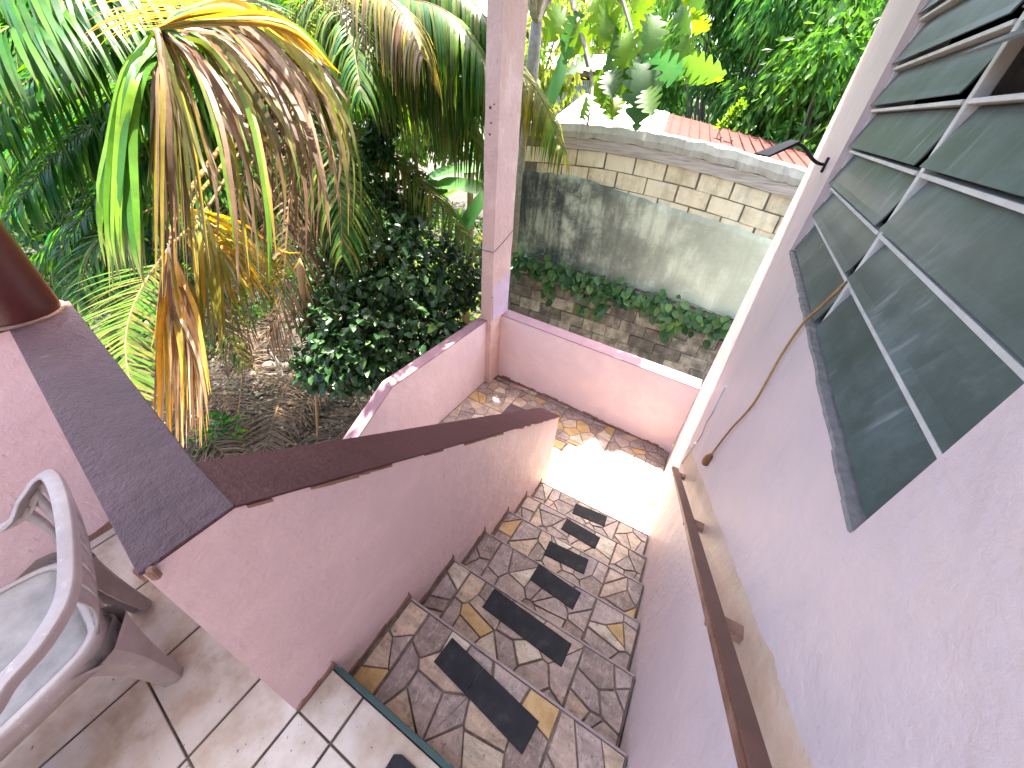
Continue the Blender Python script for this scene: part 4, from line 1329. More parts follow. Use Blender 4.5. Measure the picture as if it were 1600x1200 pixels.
def palm(name, label, base, crown, tr=.13):
    t = thing(name, label, 'palm tree', base)
    b0, c0 = Vector(base), Vector(crown)
    pts = crom([b0, b0.lerp(c0, .35) + Vector((.12, .06, 0)), b0.lerp(c0, .7) + Vector((.08, 0, 0)), c0], 30)
    m = MB(); m.tube(pts, [tr * (1.35 - .5 * min(1, k / 6)) * (1 + .06 * (k % 2)) for k in range(31)], 14)
    m.build('trunk', mat_bark, t, smooth=True)
    # fibrous sheath hanging below the crown
    sh = MB()
    for k in range(420):
        a = rnd.uniform(0, 6.28); z = rnd.uniform(-1.5, .25)
        r = tr * 1.1 + rnd.uniform(0, .12)
        p = c0 + Vector((math.cos(a) * r, math.sin(a) * r, z))
        d = Vector((math.cos(a) * rnd.uniform(.05, .7), math.sin(a) * rnd.uniform(.05, .7), -1)) + rv(.25)
        L_ = rnd.uniform(.25, .8); w_ = rnd.uniform(.004, .02)
        s = d.cross(Vector((math.cos(a + .5), math.sin(a + .5), 0))).normalized()
        e = p + d.normalized() * L_ * .5; f = e + (d.normalized() + Vector((0, 0, -.5))).normalized() * L_ * .5
        i0 = len(sh.v)
        sh.v += [tuple(p - s * w_), tuple(p + s * w_), tuple(e - s * w_), tuple(e + s * w_), tuple(f)]
        cc = rnd.choice(BROWN); sh.c += [cc] * 5
        sh.f += [(i0, i0 + 1, i0 + 3, i0 + 2), (i0 + 2, i0 + 3, i0 + 4)]
    sh.build('fibre_skirt', mat_palm, t)['kind'] = 'stuff'
    return t
Cn = P(445, 110, 4.1)
pb = (Cn.x - .15, Cn.y + .1, ground_z(Cn.x, Cn.y) - .05)
p1 = palm('coconut_palm', 'coconut palm with a broken hanging frond of green and brown leaflets', pb, Cn)
C = Cn + Vector((0, 0, .05))
def fr(tree, pix, n, L_, w_, cols, name='frond', from_c=True, **k):
    pts = [P(*q) for q in pix]
    if from_c: pts = [C + (pts[0] - C).normalized() * .1] + pts
    return frond(pts, n, L_, w_, cols, **k).build(name, mat_palm, tree, smooth=True)
# fronds that sweep out to the left
fr(p1, [(360, 20, 3.6), (200, -10, 2.9), (60, 20, 2.35), (-120, 130, 1.95)], 110, .75, .034, GREEN, droop=1.5)
fr(p1, [(330, 90, 3.7), (180, 70, 3.1), (40, 130, 2.7), (-90, 260, 2.4)], 110, .80, .032, GREEN, droop=1.6)
fr(p1, [(340, 160, 3.8), (220, 170, 3.3), (110, 220, 2.95), (10, 340, 2.7)], 110, .75, .030, GREEN, droop=1.2)
fr(p1, [(350, 210, 3.9), (260, 230, 3.5), (170, 280, 3.2), (90, 400, 3.0)], 100, .70, .028, GREEN, droop=1.0)
fr(p1, [(340, 120, 4.2), (200, 130, 4.0), (60, 200, 3.7), (-60, 330, 3.5)], 100, .8, .034, GREEN, droop=1.3)
fr(p1, [(380, 10, 4.4), (260, -40, 4.4), (90, -20, 4.2), (-60, 80, 4.0)], 100, .85, .034, GREEN, droop=1.6)
fr(p1, [(400, 60, 4.6), (300, 20, 5.0), (150, 60, 5.2), (20, 160, 5.2)], 90, .9, .036, GREEN, droop=1.6)
fr(p1, [(380, 200, 4.3), (300, 260, 4.2), (200, 340, 4.0), (120, 470, 3.8)], 90, .8, .030, GREEN + OLIVE[:1], droop=1.1)
fr(p1, [(300, 10, 3.4), (120, -40, 2.6), (-40, 10, 2.2), (-160, 120, 2.0)], 100, .9, .036, GREEN, droop=2.0)
# broken frond folded over at its middle
A0 = [C + Vector((.05, -.05, .1)), P(360, 10, 3.1), P(290, 15, 2.2), P(246, 48, 1.75)]
frond(A0, 40, .55, .034, GREEN, droop=.6, side=.9, fwd=.2, rr=.02, lcols=GREEN, rcols=YEL + BROWN[:1]).build('frond', mat_palm, p1)
A1 = [P(246, 48, 1.75), P(252, 90, 1.73), P(256, 200, 1.74), P(262, 380, 1.82)]
bf = MB()
def strap(mb, pts, w_, cols, tip=None, nrm=None, n=14):
    c = crom(pts, n)
    ca, cb_ = rnd.choice(cols), rnd.choice(cols)
    i0 = len(mb.v)
    view = (camv - c[n // 2]).normalized()
    tw = rnd.uniform(-.9, .9)
    for k, p in enumerate(c):
        t = k / n
        T_ = (c[min(n, k+1)] - c[max(0, k-1)]).normalized()
        S = T_.cross(view).normalized()
        S = (S * math.cos(tw + t * .5) + T_.cross(S) * math.sin(tw + t * .5))
        ww = w_ * .5 * (.35 + .65 * math.sin(math.pi * min(1, .1 + t * .75))) * (1 - t ** 5) + .0007
        mb.v += [tuple(p - S * ww), tuple(p + S * ww)]
        cc = lerp(ca, cb_, t)
        if tip and t > .8: cc = lerp(cc, tip, (t - .8) * 4)
        mb.c += [cc, cc]
    for k in range(n):
        a = i0 + k * 2
        mb.f.append((a, a + 1, a + 3, a + 2))
# green left bundle of wide leaflets
for k in range(44):
    t = rnd.random()
    x1 = 152 + 72 * t + rnd.uniform(-6, 6); y1 = 330 + rnd.uniform(-30, 40) + 20 * t
    dp = 1.72 + rnd.uniform(-.10, .10)
    strap(bf, [P(240 + rnd.uniform(-8, 8), 50 + rnd.uniform(0, 45), 1.75), P(224 - 30 * (1 - t) + rnd.uniform(-5, 5), 110 + rnd.uniform(-10, 20), dp), P(200 - 32 * (1 - t) + 16 * t, 210, dp), P(x1, y1, dp), P(x1 + rnd.uniform(-2, 22), y1 + rnd.uniform(60, 115), dp + .02)], rnd.uniform(.020, .034), LIME + [(.04, .13, .03)], (.35, .28, .12))
# brown strands straight down
for k in range(46):
    x1 = rnd.uniform(225, 330); dp = 1.75 + rnd.uniform(-.08, .15); y1 = rnd.uniform(290, 470)
    strap(bf, [P(250 + rnd.uniform(-6, 6), 48 + rnd.uniform(0, 60), 1.75), P(250 + (x1 - 250) * .35 + rnd.uniform(-5, 5), 130, dp), P(250 + (x1 - 250) * .7, 230 + rnd.uniform(-10, 20), dp), P(x1, y1, dp + .05)], rnd.uniform(.008, .026), BROWN + YEL[:1] + OLIVE[:1])
# long arching brown and golden leaflets to the right
for k in range(92):
    t = rnd.random() ** .8
    xe = 330 + 225 * t + rnd.uniform(-14, 14); ye = 440 - 130 * t + rnd.uniform(-60, 60) - (120 if rnd.random() < .25 else 0)
    dp = 1.8 + .35 * t + rnd.uniform(-.12, .12)
    y0 = 25 + 60 * (1 - t) + rnd.uniform(-15, 15)
    xm = 250 + (xe - 250) * .45; ym = y0 - 22 + 58 * (1 - t) + rnd.uniform(-10, 10)
    strap(bf, [P(250 + rnd.uniform(-4, 12), 42 + rnd.uniform(-4, 22), 1.76), P(xm, ym, dp), P(250 + (xe - 250) * .82, ym + 70 + rnd.uniform(-10, 25) + 30 * (1 - t), dp), P(xe, (ye + ym) * .5 + 60, dp), P(xe + rnd.uniform(-6, 14), max(ye, ym + 150), dp + .03)], rnd.uniform(.012, .030), BROWN + BROWN + YEL[:2] + OLIVE[:1] + LIME[:1])
# golden cap of the fold
for k in range(26):
    t = rnd.random()
    strap(bf, [P(250, 45, 1.74), P(300 + 40 * t, 22 + 14 * t, 1.72), P(370 + 90 * t, 10 + 34 * t + rnd.uniform(-8, 8), 1.78), P(440 + 100 * t, 60 + 60 * t, 1.9)], rnd.uniform(.018, .032), YEL + ORANGE[:2] + [(.2, .25, .12)])
bf.tube(crom(A1, 14), [.016 * (1 - .05 * k) for k in range(15)], 6); bf.c += [(.26, .17, .09)] * (15 * 6)
bf.build('broken_frond', mat_palm, p1, smooth=True)
# hanging orange dead frond, yellow fan and olive feather frond in front of the soil
of = MB()
for k in range(150):
    t = rnd.random()
    x1 = 242 + 82 * t + rnd.uniform(-8, 8); dp = 2.05 + rnd.uniform(-.1, .12)
    y0 = rnd.uniform(375, 470)
    strap(of, [P(266 + rnd.uniform(-4, 6), y0, 2.1), P(256 + 30 * t + rnd.uniform(-4, 4), y0 + 45, dp), P(246 + 68 * t, y0 + 110, dp), P(x1, min(700, y0 + rnd.uniform(150, 290)), dp)], rnd.uniform(.008, .022), ORANGE + BROWN[:2] + BROWN[3:] + YEL[:1])
of.tube(crom([C, P(330, 250, 3.0), P(285, 320, 2.4), P(266, 380, 2.12), P(264, 480, 2.06), P(280, 610, 2.0)], 20), [.02 * (1 - .04 * k) for k in range(21)], 6); of.c += [(.34, .2, .07)] * (21 * 6)
of.build('dead_frond', mat_palm, p1, smooth=True)
yf = MB()
for k in range(70):
    t = rnd.random()
    xe = 310 + 165 * t + rnd.uniform(-12, 12); ye = 560 - 110 * t + rnd.uniform(-45, 45); dp = 2.25 + .3 * t + rnd.uniform(-.1, .1)
    y0 = 335 + rnd.uniform(-10, 40); x0 = 285 + 40 * rnd.random()
    strap(yf, [P(x0, y0, 2.25), P(x0 + (xe - x0) * .45, y0 + 18 + 20 * (1 - t), dp), P(x0 + (xe - x0) * .82, y0 + 60 + 60 * (1 - t), dp), P(xe, ye - 30, dp)], rnd.uniform(.012, .026), YEL + OLIVE + ORANGE[:1])
yf.tube(crom([C, P(360, 240, 3.2), P(300, 320, 2.4), P(330, 350, 2.3), P(400, 400, 2.4)], 16), [.016 * (1 - .05 * k) for k in range(17)], 6); yf.c += [(.3, .24, .07)] * (17 * 6)
yf.build('dead_frond', mat_palm, p1)
fr(p1, [(340, 300, 3.3), (262, 390, 2.75), (212, 470, 2.5), (196, 545, 2.35), (214, 640, 2.2)], 80, .50, .015, OLIVE + GREEN[2:3], droop=.55, side=.9, fwd=.45, s0=.45, rr=.014)
fr(p1, [(330, 280, 3.5), (230, 330, 3.1), (150, 380, 2.9), (120, 470, 2.8)], 90, .6, .024, GREEN + OLIVE[:1], droop=.9)
# more fronds that fill the crown
fr(p1, [(540, 20, 3.7), (620, 0, 3.45), (700, 20, 3.3), (770, 110, 3.25)], 170, 1.1, .026, GREEN + OLIVE + LIME[:1], droop=3.2, jitter=.1)
fr(p1, [(560, 110, 4.1), (640, 130, 4.0), (710, 170, 3.95), (765, 270, 3.9)], 130, .9, .022, OLIVE + GOLDG + GREEN, droop=2.6, jitter=.12)
fr(p1, [(600, 40, 4.6), (700, 40, 4.4), (790, 80, 4.2), (850, 170, 4.05)], 150, 1.1, .026, OLIVE + GOLDG, droop=3.2, jitter=.1)
fr(p1, [(330, 330, 4.2), (300, 400, 4.0), (330, 480, 3.9), (380, 570, 3.9)], 80, .55, .018, OLIVE + GREEN[:2] + BROWN[:1], droop=1.4)
fr(p1, [(500, -60, 4.0), (600, -70, 3.7), (690, -40, 3.5), (770, 40, 3.4)], 170, 1.2, .028, GREEN + OLIVE, droop=3.2, jitter=.1)
fr(p1, [(520, 90, 4.5), (610, 110, 4.6), (690, 140, 4.6), (760, 230, 4.5)], 130, 1.1, .028, GREEN + LIME[:1], droop=3.0, jitter=.1)
fr(p1, [(400, -40, 3.9), (330, -90, 3.4), (210, -70, 2.9), (90, 10, 2.6)], 130, .95, .034, GREEN, droop=2.4)
fr(p1, [(390, 60, 3.9), (290, 110, 3.5), (180, 150, 3.2), (70, 260, 3.0)], 130, .9, .032, GREEN, droop=1.9)
fr(p1, [(380, 130, 4.0), (290, 190, 3.7), (200, 250, 3.5), (120, 370, 3.3)], 130, .85, .030, GREEN, droop=1.6)
fr(p1, [(330, 250, 4.2), (230, 290, 4.2), (110, 350, 4.1), (0, 470, 4.0)], 130, .9, .032, GREEN, droop=1.3)
fr(p1, [(320, 200, 4.6), (180, 220, 4.8), (60, 280, 4.8), (-60, 380, 4.8)], 120, 1.0, .036, GREEN, droop=1.5)
fr(p1, [(470, 200, 3.8), (510, 230, 3.5), (530, 300, 3.4), (535, 400, 3.4)], 90, .8, .022, GREEN + OLIVE, droop=2.2)
for pix in ([(430, 200, 4.3), (400, 330, 4.3), (370, 450, 4.4), (350, 580, 4.6)], [(460, 210, 3.8), (450, 340, 3.6), (440, 460, 3.6), (420, 540, 3.7)], [(500, 200, 4.3), (540, 300, 4.4), (560, 400, 4.5), (545, 500, 4.6)]):
    fr(p1, pix, 90, .6, .018, BROWN, name='dead_frond', droop=2.4, jitter=.35)
# fronds towards the post
fr(p1, [(520, 40, 4.0), (600, 40, 3.8), (680, 70, 3.65), (765, 160, 3.5)], 170, 1.2, .030, GREEN + OLIVE + GREEN, droop=3.0, jitter=.1)
fr(p1, [(540, -30, 4.2), (640, -30, 4.0), (730, 10, 3.9), (800, 90, 3.75)], 170, 1.2, .030, GREEN + OLIVE, droop=3.0, jitter=.1)
fr(p1, [(560, 60, 4.3), (660, 50, 4.2), (760, 70, 4.0), (838, 140, 3.8), (880, 240, 3.7)], 110, .95, .026, GOLDG, droop=3.0, jitter=.1)
fr(p1, [(500, -10, 3.6), (560, -20, 3.2), (620, 10, 3.0), (660, 90, 2.9)], 90, .8, .024, BROWN + OLIVE + YEL[:1], droop=3.0, jitter=.12)
fr(p1, [(470, 10, 3.7), (510, 0, 3.3), (545, 50, 3.1), (565, 150, 3.0)], 90, .9, .026, GREEN + OLIVE, droop=2.6)
fr(p1, [(520, 180, 4.4), (590, 235, 4.3), (660, 285, 4.15), (745, 395, 3.95)], 100, .62, .022, GOLDG + OLIVE, droop=1.4)
fr(p1, [(480, 230, 4.2), (500, 290, 4.1), (540, 330, 4.0), (600, 400, 3.95)], 80, .6, .020, OLIVE + GREEN, droop=1.6)
fr(p1, [(470, 60, 5.0), (560, 90, 5.4), (640, 110, 5.8), (740, 200, 6.0)], 90, 1.0, .036, GREEN + LIME[:1], droop=2.0)
fr(p1, [(430, 60, 4.9), (420, -10, 5.6), (380, -40, 6.4), (320, 40, 7.0)], 80, 1.0, .036, GREEN, droop=2.0)
# dead brown skirt round the trunk
for pix in ([(450, 190, 3.9), (425, 300, 3.75), (400, 420, 3.8), (385, 560, 4.0)], [(470, 200, 4.0), (480, 320, 3.9), (470, 430, 4.0), (440, 560, 4.2)], [(440, 180, 3.8), (380, 280, 3.5), (340, 400, 3.4), (330, 520, 3.5)], [(480, 180, 4.1), (520, 290, 4.0), (530, 380, 4.1), (520, 470, 4.2)]):
    fr(p1, pix, 70, .55, .016, BROWN, name='dead_frond', droop=2.2, jitter=.3)
# second palm, farther back on the left, fills the crown behind
C2 = P(120, 60, 7.5)
p2 = palm('coconut_palm', 'green coconut palm standing farthest back at the left edge', (C2.x, C2.y, GZ - .1), C2, .14)
for k in range(14):
    a = 2 * math.pi * k / 14 + .2
    dv = Vector((math.cos(a), math.sin(a), 0))
    e = rnd.uniform(-.1, .7)
    pts = [C2, C2 + dv * .9 + Vector((0, 0, .5 * e + .2)), C2 + dv * 1.9 + Vector((0, 0, .4 * e)), C2 + dv * 2.8 + Vector((0, 0, -.9 + .5 * e))]
    frond(pts, 60, .9, .045, GREEN, droop=1.4, seg=4).build('frond', mat_palm, p2)

# dry frond stalk leaning up from the soil
q0, q1 = P(468, 405, 3.35), PZ(497, 690, GZ + .05)
stk = MB()
stk.tube(crom([q0, q0.lerp(q1, .15), q0.lerp(q1, .5) + Vector((.03, .02, 0)), q1], 16), [.010, .030, .036, .032, .03, .027, .025, .024, .023, .022, .021, .02, .019, .018, .017, .016, .015], 10)
tag(stk.build('frond_stalk', mat_stalk, smooth=True), 'upright dry tan palm stalk sticking out of the litter', 'palm stalk')
# dead fronds lying on the soil
def gp(px, py, dz=.05):
    p = PZ(px, py, GZ + dz); return p
dl = ['brown dry frond lying on the soil behind the sloping cap, right of the stalk', 'brown dry frond lying on the soil left of the stalk', 'dark dry frond pointing down the litter below the orange frond', 'brown dry frond lying under the dark shrub beside the pink wall']
for lab, pix, n_, L_ in ((dl[0], [(640, 560, .55), (590, 640, .45), (540, 670, .3), (500, 720, .1)], 60, .75), (dl[1], [(470, 560, .3), (440, 620, .25), (420, 680, .15), (400, 740, .1)], 60, .6), (dl[2], [(380, 560, .25), (375, 620, .2), (366, 700, .1), (360, 740, .08)], 46, .35), (dl[3], [(700, 470, .9), (670, 520, .8), (640, 560, .7), (600, 600, .5)], 50, .6)):
    pts = [gp(*q) for q in pix]
    o = frond(pts, n_, L_, .014, BROWN, droop=.5, side=.9, fwd=.5, upk=.25, rr=.014, s0=.05).build('dry_frond', mat_palm)
    tag(o, lab, 'palm frond', 'dry fronds on the ground')
more = [('curled brown frond at the foot of the palm trunk', [(470, 480, .7), (440, 500, .5), (400, 530, .3), (350, 560, .2)]), ('thin brown frond crossing the litter beside the maroon cap', [(560, 560, .35), (520, 590, .3), (470, 640, .2), (420, 720, .1)]),
        ('long grey brown frond under the yellow fan', [(330, 470, .5), (350, 520, .35), (385, 560, .2), (440, 610, .15)]), ('dry frond draped against the foot of the dark shrub', [(560, 470, 1.0), (545, 530, .6), (520, 570, .35), (470, 600, .2)]),
        ('ragged brown frond nearest the porch parapet', [(250, 600, .4), (290, 650, .3), (330, 690, .2), (380, 740, .1)]), ('dark brown frond half hidden behind the orange frond', [(200, 520, .5), (250, 560, .4), (310, 600, .25), (360, 640, .15)])]
for lab, pix in more:
    o = frond([gp(*q) for q in pix], 60, rnd.uniform(.45, .75), .016, BROWN, droop=.7, side=.9, fwd=.5, upk=.3, rr=.014, s0=.05, jitter=.4).build('dry_frond', mat_palm, smooth=True)
    tag(o, lab, 'palm frond', 'dry fronds on the ground')
# low seedlings between the litter
for lab, (px, py) in (('small green seedling by the palm foot', (395, 500)), ('small green fern clump below the yellow fan', (345, 545)), ('low green seedling left of the dark shrub', (505, 520)), ('low leafy weed beside the maroon cap', (350, 690))):
    p = gp(px, py, 0.0); t = thing('seedling', lab, 'plant', p, 'seedlings on the garden floor')
    m = MB()
    for k in range(160):
        a = rnd.uniform(0, 6.28); r = rnd.uniform(0, .32); q = p + Vector((math.cos(a) * r, math.sin(a) * r, rnd.uniform(.02, .5) * (1.1 - r * 2)))
        d = (Vector((math.cos(a), math.sin(a), .3)) + rv(.5)).normalized(); L_ = rnd.uniform(.07, .14); s = d.cross(rv(1)).normalized() * L_ * .25
        i0 = len(m.v); e = q + d * L_ * .5
        m.v += [tuple(q), tuple(e - s), tuple(q + d * L_), tuple(e + s)]; m.c += [rnd.choice(GREEN)] * 4
        m.f += [(i0, i0+1, i0+2), (i0, i0+2, i0+3)]
    m.build('foliage', mat_foliage, t)['kind'] = 'stuff'
    m = MB()
    for k in range(5): m.tube([p + Vector((0, 0, -.02)), p + rv(.08) + Vector((0, 0, .25)), p + rv(.2) + Vector((0, 0, .42))], .004, 5)
    m.build('stem', mat_branch, t)
# coconut husks and sticks
hl = ['pale round coconut husk on the litter left of the stalk', 'small broken coconut husk just right of the round one', 'small pale husk half sunk in the litter']
for lab, (px, py, r) in zip(hl, ((421, 572, .11), (448, 572, .085), (395, 585, .06))):
    p = gp(px, py, .06); m = MB()
    rr = random.Random(px)
    for j in range(9):
        th = math.pi * j / 8
        for i in range(12):
            ph = 2 * math.pi * i / 12
            k = r * (1 + .12 * rr.uniform(-1, 1))
            m.v.append((p.x + k * math.sin(th) * math.cos(ph), p.y + k * math.sin(th) * math.sin(ph), p.z + k * .85 * math.cos(th)))
    for j in range(8):
        for i in range(12):
            i2 = (i + 1) % 12
            m.f.append((j*12+i, (j+1)*12+i, (j+1)*12+i2, j*12+i2))
    tag(m.build('coconut_husk', mat_husk, smooth=True), lab, 'coconut husk', 'coconut husks on the ground')
sl_ = ['long pale stick slanting across the litter above the husks', 'pale stick lying level behind the round husk', 'grey forked stick standing beside the round husk', 'thin grey stick lying in front of the husks']
for lab, pts, r in ((sl_[0], [gp(365, 570, .1), gp(400, 545, .25), gp(424, 527, .5)], .018), (sl_[1], [gp(395, 550, .12), gp(430, 546, .15), gp(455, 547, .15)], .02), (sl_[2], [gp(424, 551, .35), gp(436, 570, .2), gp(443, 590, .05)], .025), (sl_[3], [gp(404, 583, .06), gp(440, 585, .08), gp(470, 586, .08)], .014)):
    tag(MB().tube(crom(pts, 8), [r * (1 - .05 * k) for k in range(9)], 7).build('stick', mat_branch, smooth=True), lab, 'stick', 'sticks in the litter')
# litter: chips, leaf scraps and small gravel nobody could count
lt = MB()
for k in range(9000):
    x = rnd.uniform(-9, -2.2); y = rnd.uniform(-.5, 5.4)
    if rnd.random() < .5: x = rnd.uniform(-6.2, -2.6); y = rnd.uniform(.6, 3.4)
    z = ground_z(x, y) + rnd.uniform(.004, .04)
    s = rnd.uniform(.012, .045); a = rnd.uniform(0, 6.28); asp = rnd.uniform(.25, .9)
    u = Vector((math.cos(a), math.sin(a), rnd.uniform(-.4, .4))) * s; v = Vector((-math.sin(a), math.cos(a), rnd.uniform(-.4, .4))) * s * asp
    c = Vector((x, y, z)); i0 = len(lt.v)
    lt.v += [tuple(c - u), tuple(c - v), tuple(c + u), tuple(c + v + Vector((0, 0, .008)))]
    lt.c += [tuple(.55 * q for q in w3) for w3 in [rnd.choice([(.20, .14, .08), (.26, .19, .12), (.12, .075, .045), (.40, .34, .26), (.14, .10, .06), (.07, .11, .03), (.06, .04, .025), (.09, .06, .035)])] * 4]
    lt.f += [(i0, i0+1, i0+2), (i0, i0+2, i0+3)]
tag(lt.build('leaf_litter', mat_litter), 'pale dry leaf scraps and chips scattered over the soil', 'litter', kind='stuff')

# ================================================================== breadfruit and banana
def o_bread(t):
    env = .36 * math.sin(math.pi * min(1, .06 + t * .94)) ** .7
    lobe = (1 - ((t * 5.2 + .25) % 1.0)) ** 1.0
    lobe = min(1, 1.25 * (1 - abs(lobe - .62) * 1.5))
    return max(.004, env * (.22 + .85 * max(0, lobe))) if t < .99 else .003
me_bread = [leaf_mesh('leaf', o_bread, .30, dr_, 44) for dr_ in (.15, .35, .6)]
for m in me_bread: m.materials.append(mat_bread)
def o_ban(t): return .135 * min(1, t * 9) ** .5 * (1 - max(0, t - .72) ** 2 * 11) if t < .99 else .003
me_ban = [leaf_mesh('leaf', o_ban, .35, dr_, 22) for dr_ in (.25, .6)]
for m in me_ban: m.materials.append(mat_banana)
BT = Vector((-3.55, 6.6, GZ - .1))
bt = thing('breadfruit_tree', 'breadfruit tree with big lobed leaves hanging over the block wall', 'tree', BT)
br = MB()
fork = BT + Vector((.15, -.1, 5.2))
br.tube(crom([BT, BT + Vector((.05, 0, 2)), BT + Vector((.1, -.05, 3.8)), fork], 14), [.17 - .006 * k for k in range(15)], 10)
tips = []
def branch(pts, r0=.05, n=12):
    c = crom(pts, n)
    br.tube(c, [r0 * (1 - .8 * k / n) + .004 for k in range(n + 1)], 7)
    return c
b1 = branch([fork, P(860, -90, 5.0), P(905, 40, 4.3), P(925, 130, 4.2), P(918, 195, 4.2)], .04)
b2 = branch([fork, P(900, -160, 4.6), P(965, -20, 4.2), P(1000, 95, 4.1)], .045)
b3 = branch([fork, P(980, -200, 4.8), P(1040, -60, 4.4), P(1075, 20, 4.3), P(1078, 90, 4.3)], .045)
b4 = branch([fork, Vector((-2.3, 5.0, 3.6)), Vector((-1.9, 4.5, 3.9)), Vector((-1.5, 4.2, 3.8))], .06)
b5 = branch([fork, Vector((-2.9, 5.2, 3.3)), Vector((-2.5, 4.4, 3.5)), Vector((-2.1, 3.9, 3.3))], .05)
b6 = branch([fork, Vector((-4.2, 6.2, 4.0)), Vector((-4.8, 5.4, 4.4))], .05)
b7 = branch([fork, Vector((-2.6, 6.4, 4.2)), Vector((-1.6, 6.0, 4.8))], .05)
branch([fork, Vector((-3.0, 5.0, 3.3)), Vector((-2.6, 4.0, 3.2)), Vector((-2.4, 3.0, 3.1))], .045)
branch([fork, Vector((-2.6, 5.4, 3.3)), Vector((-1.9, 4.6, 3.1)), Vector((-0.9, 4.55, 2.95))], .05)
br.build('trunk', mat_branch, bt, smooth=True)
def blade(px, py, t, dx, dy, size, kind=None, roll=None, dd=0.0):
    """leaf from pixel (px,py) at depth t pointing along image direction (dx,dy)"""
    p = P(px, py, t)
    d = (P(px + dx, py + dy, t + dd) - p)
    up = (camv - p).normalized() + rv(.5)
    link_mesh('leaf', rnd.choice(me_bread) if kind is None else me_bread[kind], bt, orient(p, d, up, size, rnd.uniform(-.9, .9) if roll is None else roll))
B = [(905, 20, 4.3, -15, 60, .42), (880, 10, 4.4, -30, 60, .40), (900, 35, 4.25, 8, 60, .40), (935, -10, 4.2, 15, 60, .5), (955, 10, 4.2, -6, 60, .46), (1000, -30, 4.2, 6, 60, .5), (1015, 20, 4.1, -4, 60, .5), (1022, 25, 4.05, 6, 60, .48), (960, 40, 4.15, -3, 60, .50), (985, 50, 4.1, -16, 60, .45), (1003, 92, 4.1, 16, 50, .48), (1003, 95, 4.05, 40, 20, .5), (1005, 96, 4.1, -28, 42, .42), (1000, 100, 4.0, 2, 60, .55), (1012, 140, 4.0, 14, 55, .36), (940, 100, 4.2, -60, 8, .38), (940, 108, 4.2, -6, 60, .34), (955, 112, 4.15, 8, 60, .36), (965, 105, 4.15, 20, 48, .34), (1075, 55, 4.3, -4, 60, .42), (1077, 15, 4.3, 20, 50, .40), (1066, 5, 4.3, -4, 60, .42), (1075, 88, 4.25, 15, 55, .46), (1072, 95, 4.2, 42, 30, .40), (1080, 90, 4.3, 30, 50, .48), (1085, -40, 4.3, 6, 60, .42), (948, 135, 4.2, 2, 60, .28), (960, 150, 4.2, 4, 60, .26), (918, 150, 4.2, -8, 50, .3)]
for px, py, t, dx, dy, s in B:
    blade(px + rnd.uniform(-3, 3), py, t, dx, dy, s * rnd.uniform(.95, 1.1), None, None, rnd.uniform(-.25, .25))
# leaves on the branches above the frame, which break up the sun on the landing and caps
for c, n_, r in ((b4[5:], 26, .42), (b5[4:], 26, .42), (b6[4:], 16, .5), (b7[4:], 16, .5)):
    for k in range(n_):
        p = rnd.choice(c) + rv(r) * .5
        d = rv(1) + Vector((0, 0, -.5))
        link_mesh('leaf', rnd.choice(me_bread), bt, orient(p, d, (rnd.uniform(-.5, .5), rnd.uniform(-.5, .5), 1), rnd.uniform(.34, .5), rnd.uniform(-.3, .3)))
for k in range(76):
    p = Vector((rnd.uniform(-2.3, -.75), rnd.uniform(4.4, 4.75), rnd.uniform(2.75, 3.05)))
    if k > 34: p = Vector((rnd.uniform(-2.3, -1.15), rnd.uniform(4.1, 4.45), rnd.uniform(2.75, 3.05)))
    if k > 46: p = Vector((rnd.uniform(-2.8, -2.2), rnd.uniform(2.2, 4.4), rnd.uniform(2.85, 3.25)))
    d = rv(1); d.z = -.25
    link_mesh('leaf', rnd.choice(me_bread), bt, orient(p, d, (rnd.uniform(-.5, .5), rnd.uniform(-.5, .5), 1), rnd.uniform(.34, .5), rnd.uniform(-.3, .3)))
# banana plants
bn = thing('banana_plant', 'banana plant with broad shiny leaves behind the shrub and left of the post', 'banana plant', (P(725, 250, 6.5).x, P(725, 250, 6.5).y, GZ))
bb = Vector(bn.location); cr = P(735, 250, 6.4)
MB().tube(crom([bb, bb.lerp(cr, .5) + Vector((.05, 0, 0)), cr], 10), [.10 - .005 * k for k in range(11)], 10).build('stem', m_simple('banana_stem', [(.3, (.10, .06, .03)), (.7, (.28, .2, .08))], 8, .6, .3, stretch=(1, 1, .2)), bn, smooth=True)
for px, py, t, dx, dy, dd, s, k in ((762, 268, 6.0, -60, -6, 0, 1.5, 0), (756, 300, 5.8, -60, -20, .1, 1.3, 0), (770, 300, 5.6, -40, 30, -.1, 1.2, 1), (770, 285, 6.2, -60, 2, .3, 1.6, 0), (700, 300, 6.1, -60, -20, .2, 1.2, 0), (790, 330, 5.6, -40, 40, -.1, 1.1, 1), (730, 250, 6.4, 30, -60, 0, 1.4, 1), (735, 245, 6.5, 60, 10, 0, 1.5, 1), (735, 240, 6.4, -20, -70, .2, 1.5, 1)):
    p = P(px, py, t); d = P(px + dx, py + dy, t + dd) - p
    link_mesh('leaf', me_ban[k], bn, orient(p, d, (rnd.uniform(-.3, .3), -.5, .9), s * .75, rnd.uniform(-.4, .4)))
bn2 = thing('banana_leaf_shoot', 'banana plant whose single broad leaf leans in front of the white roof', 'banana plant', (P(850, 170, 5.3).x - .15, P(850, 170, 5.3).y + .9, GZ))
s0 = Vector(bn2.location); e0 = P(846, 172, 5.3)
MB().tube(crom([s0, s0.lerp(e0, .5), e0], 10), [.06 - .004 * k for k in range(11)], 8).build('stem', mat_banana, bn2, smooth=True)
p = P(848, 172, 5.2); d = P(897, 78, 5.0) - p
link_mesh('leaf', me_ban[0], bn2, orient(p, d, (camv - p).normalized() + Vector((.5, 0, .2)), d.length * 1.0, .35)).scale *= 1.0

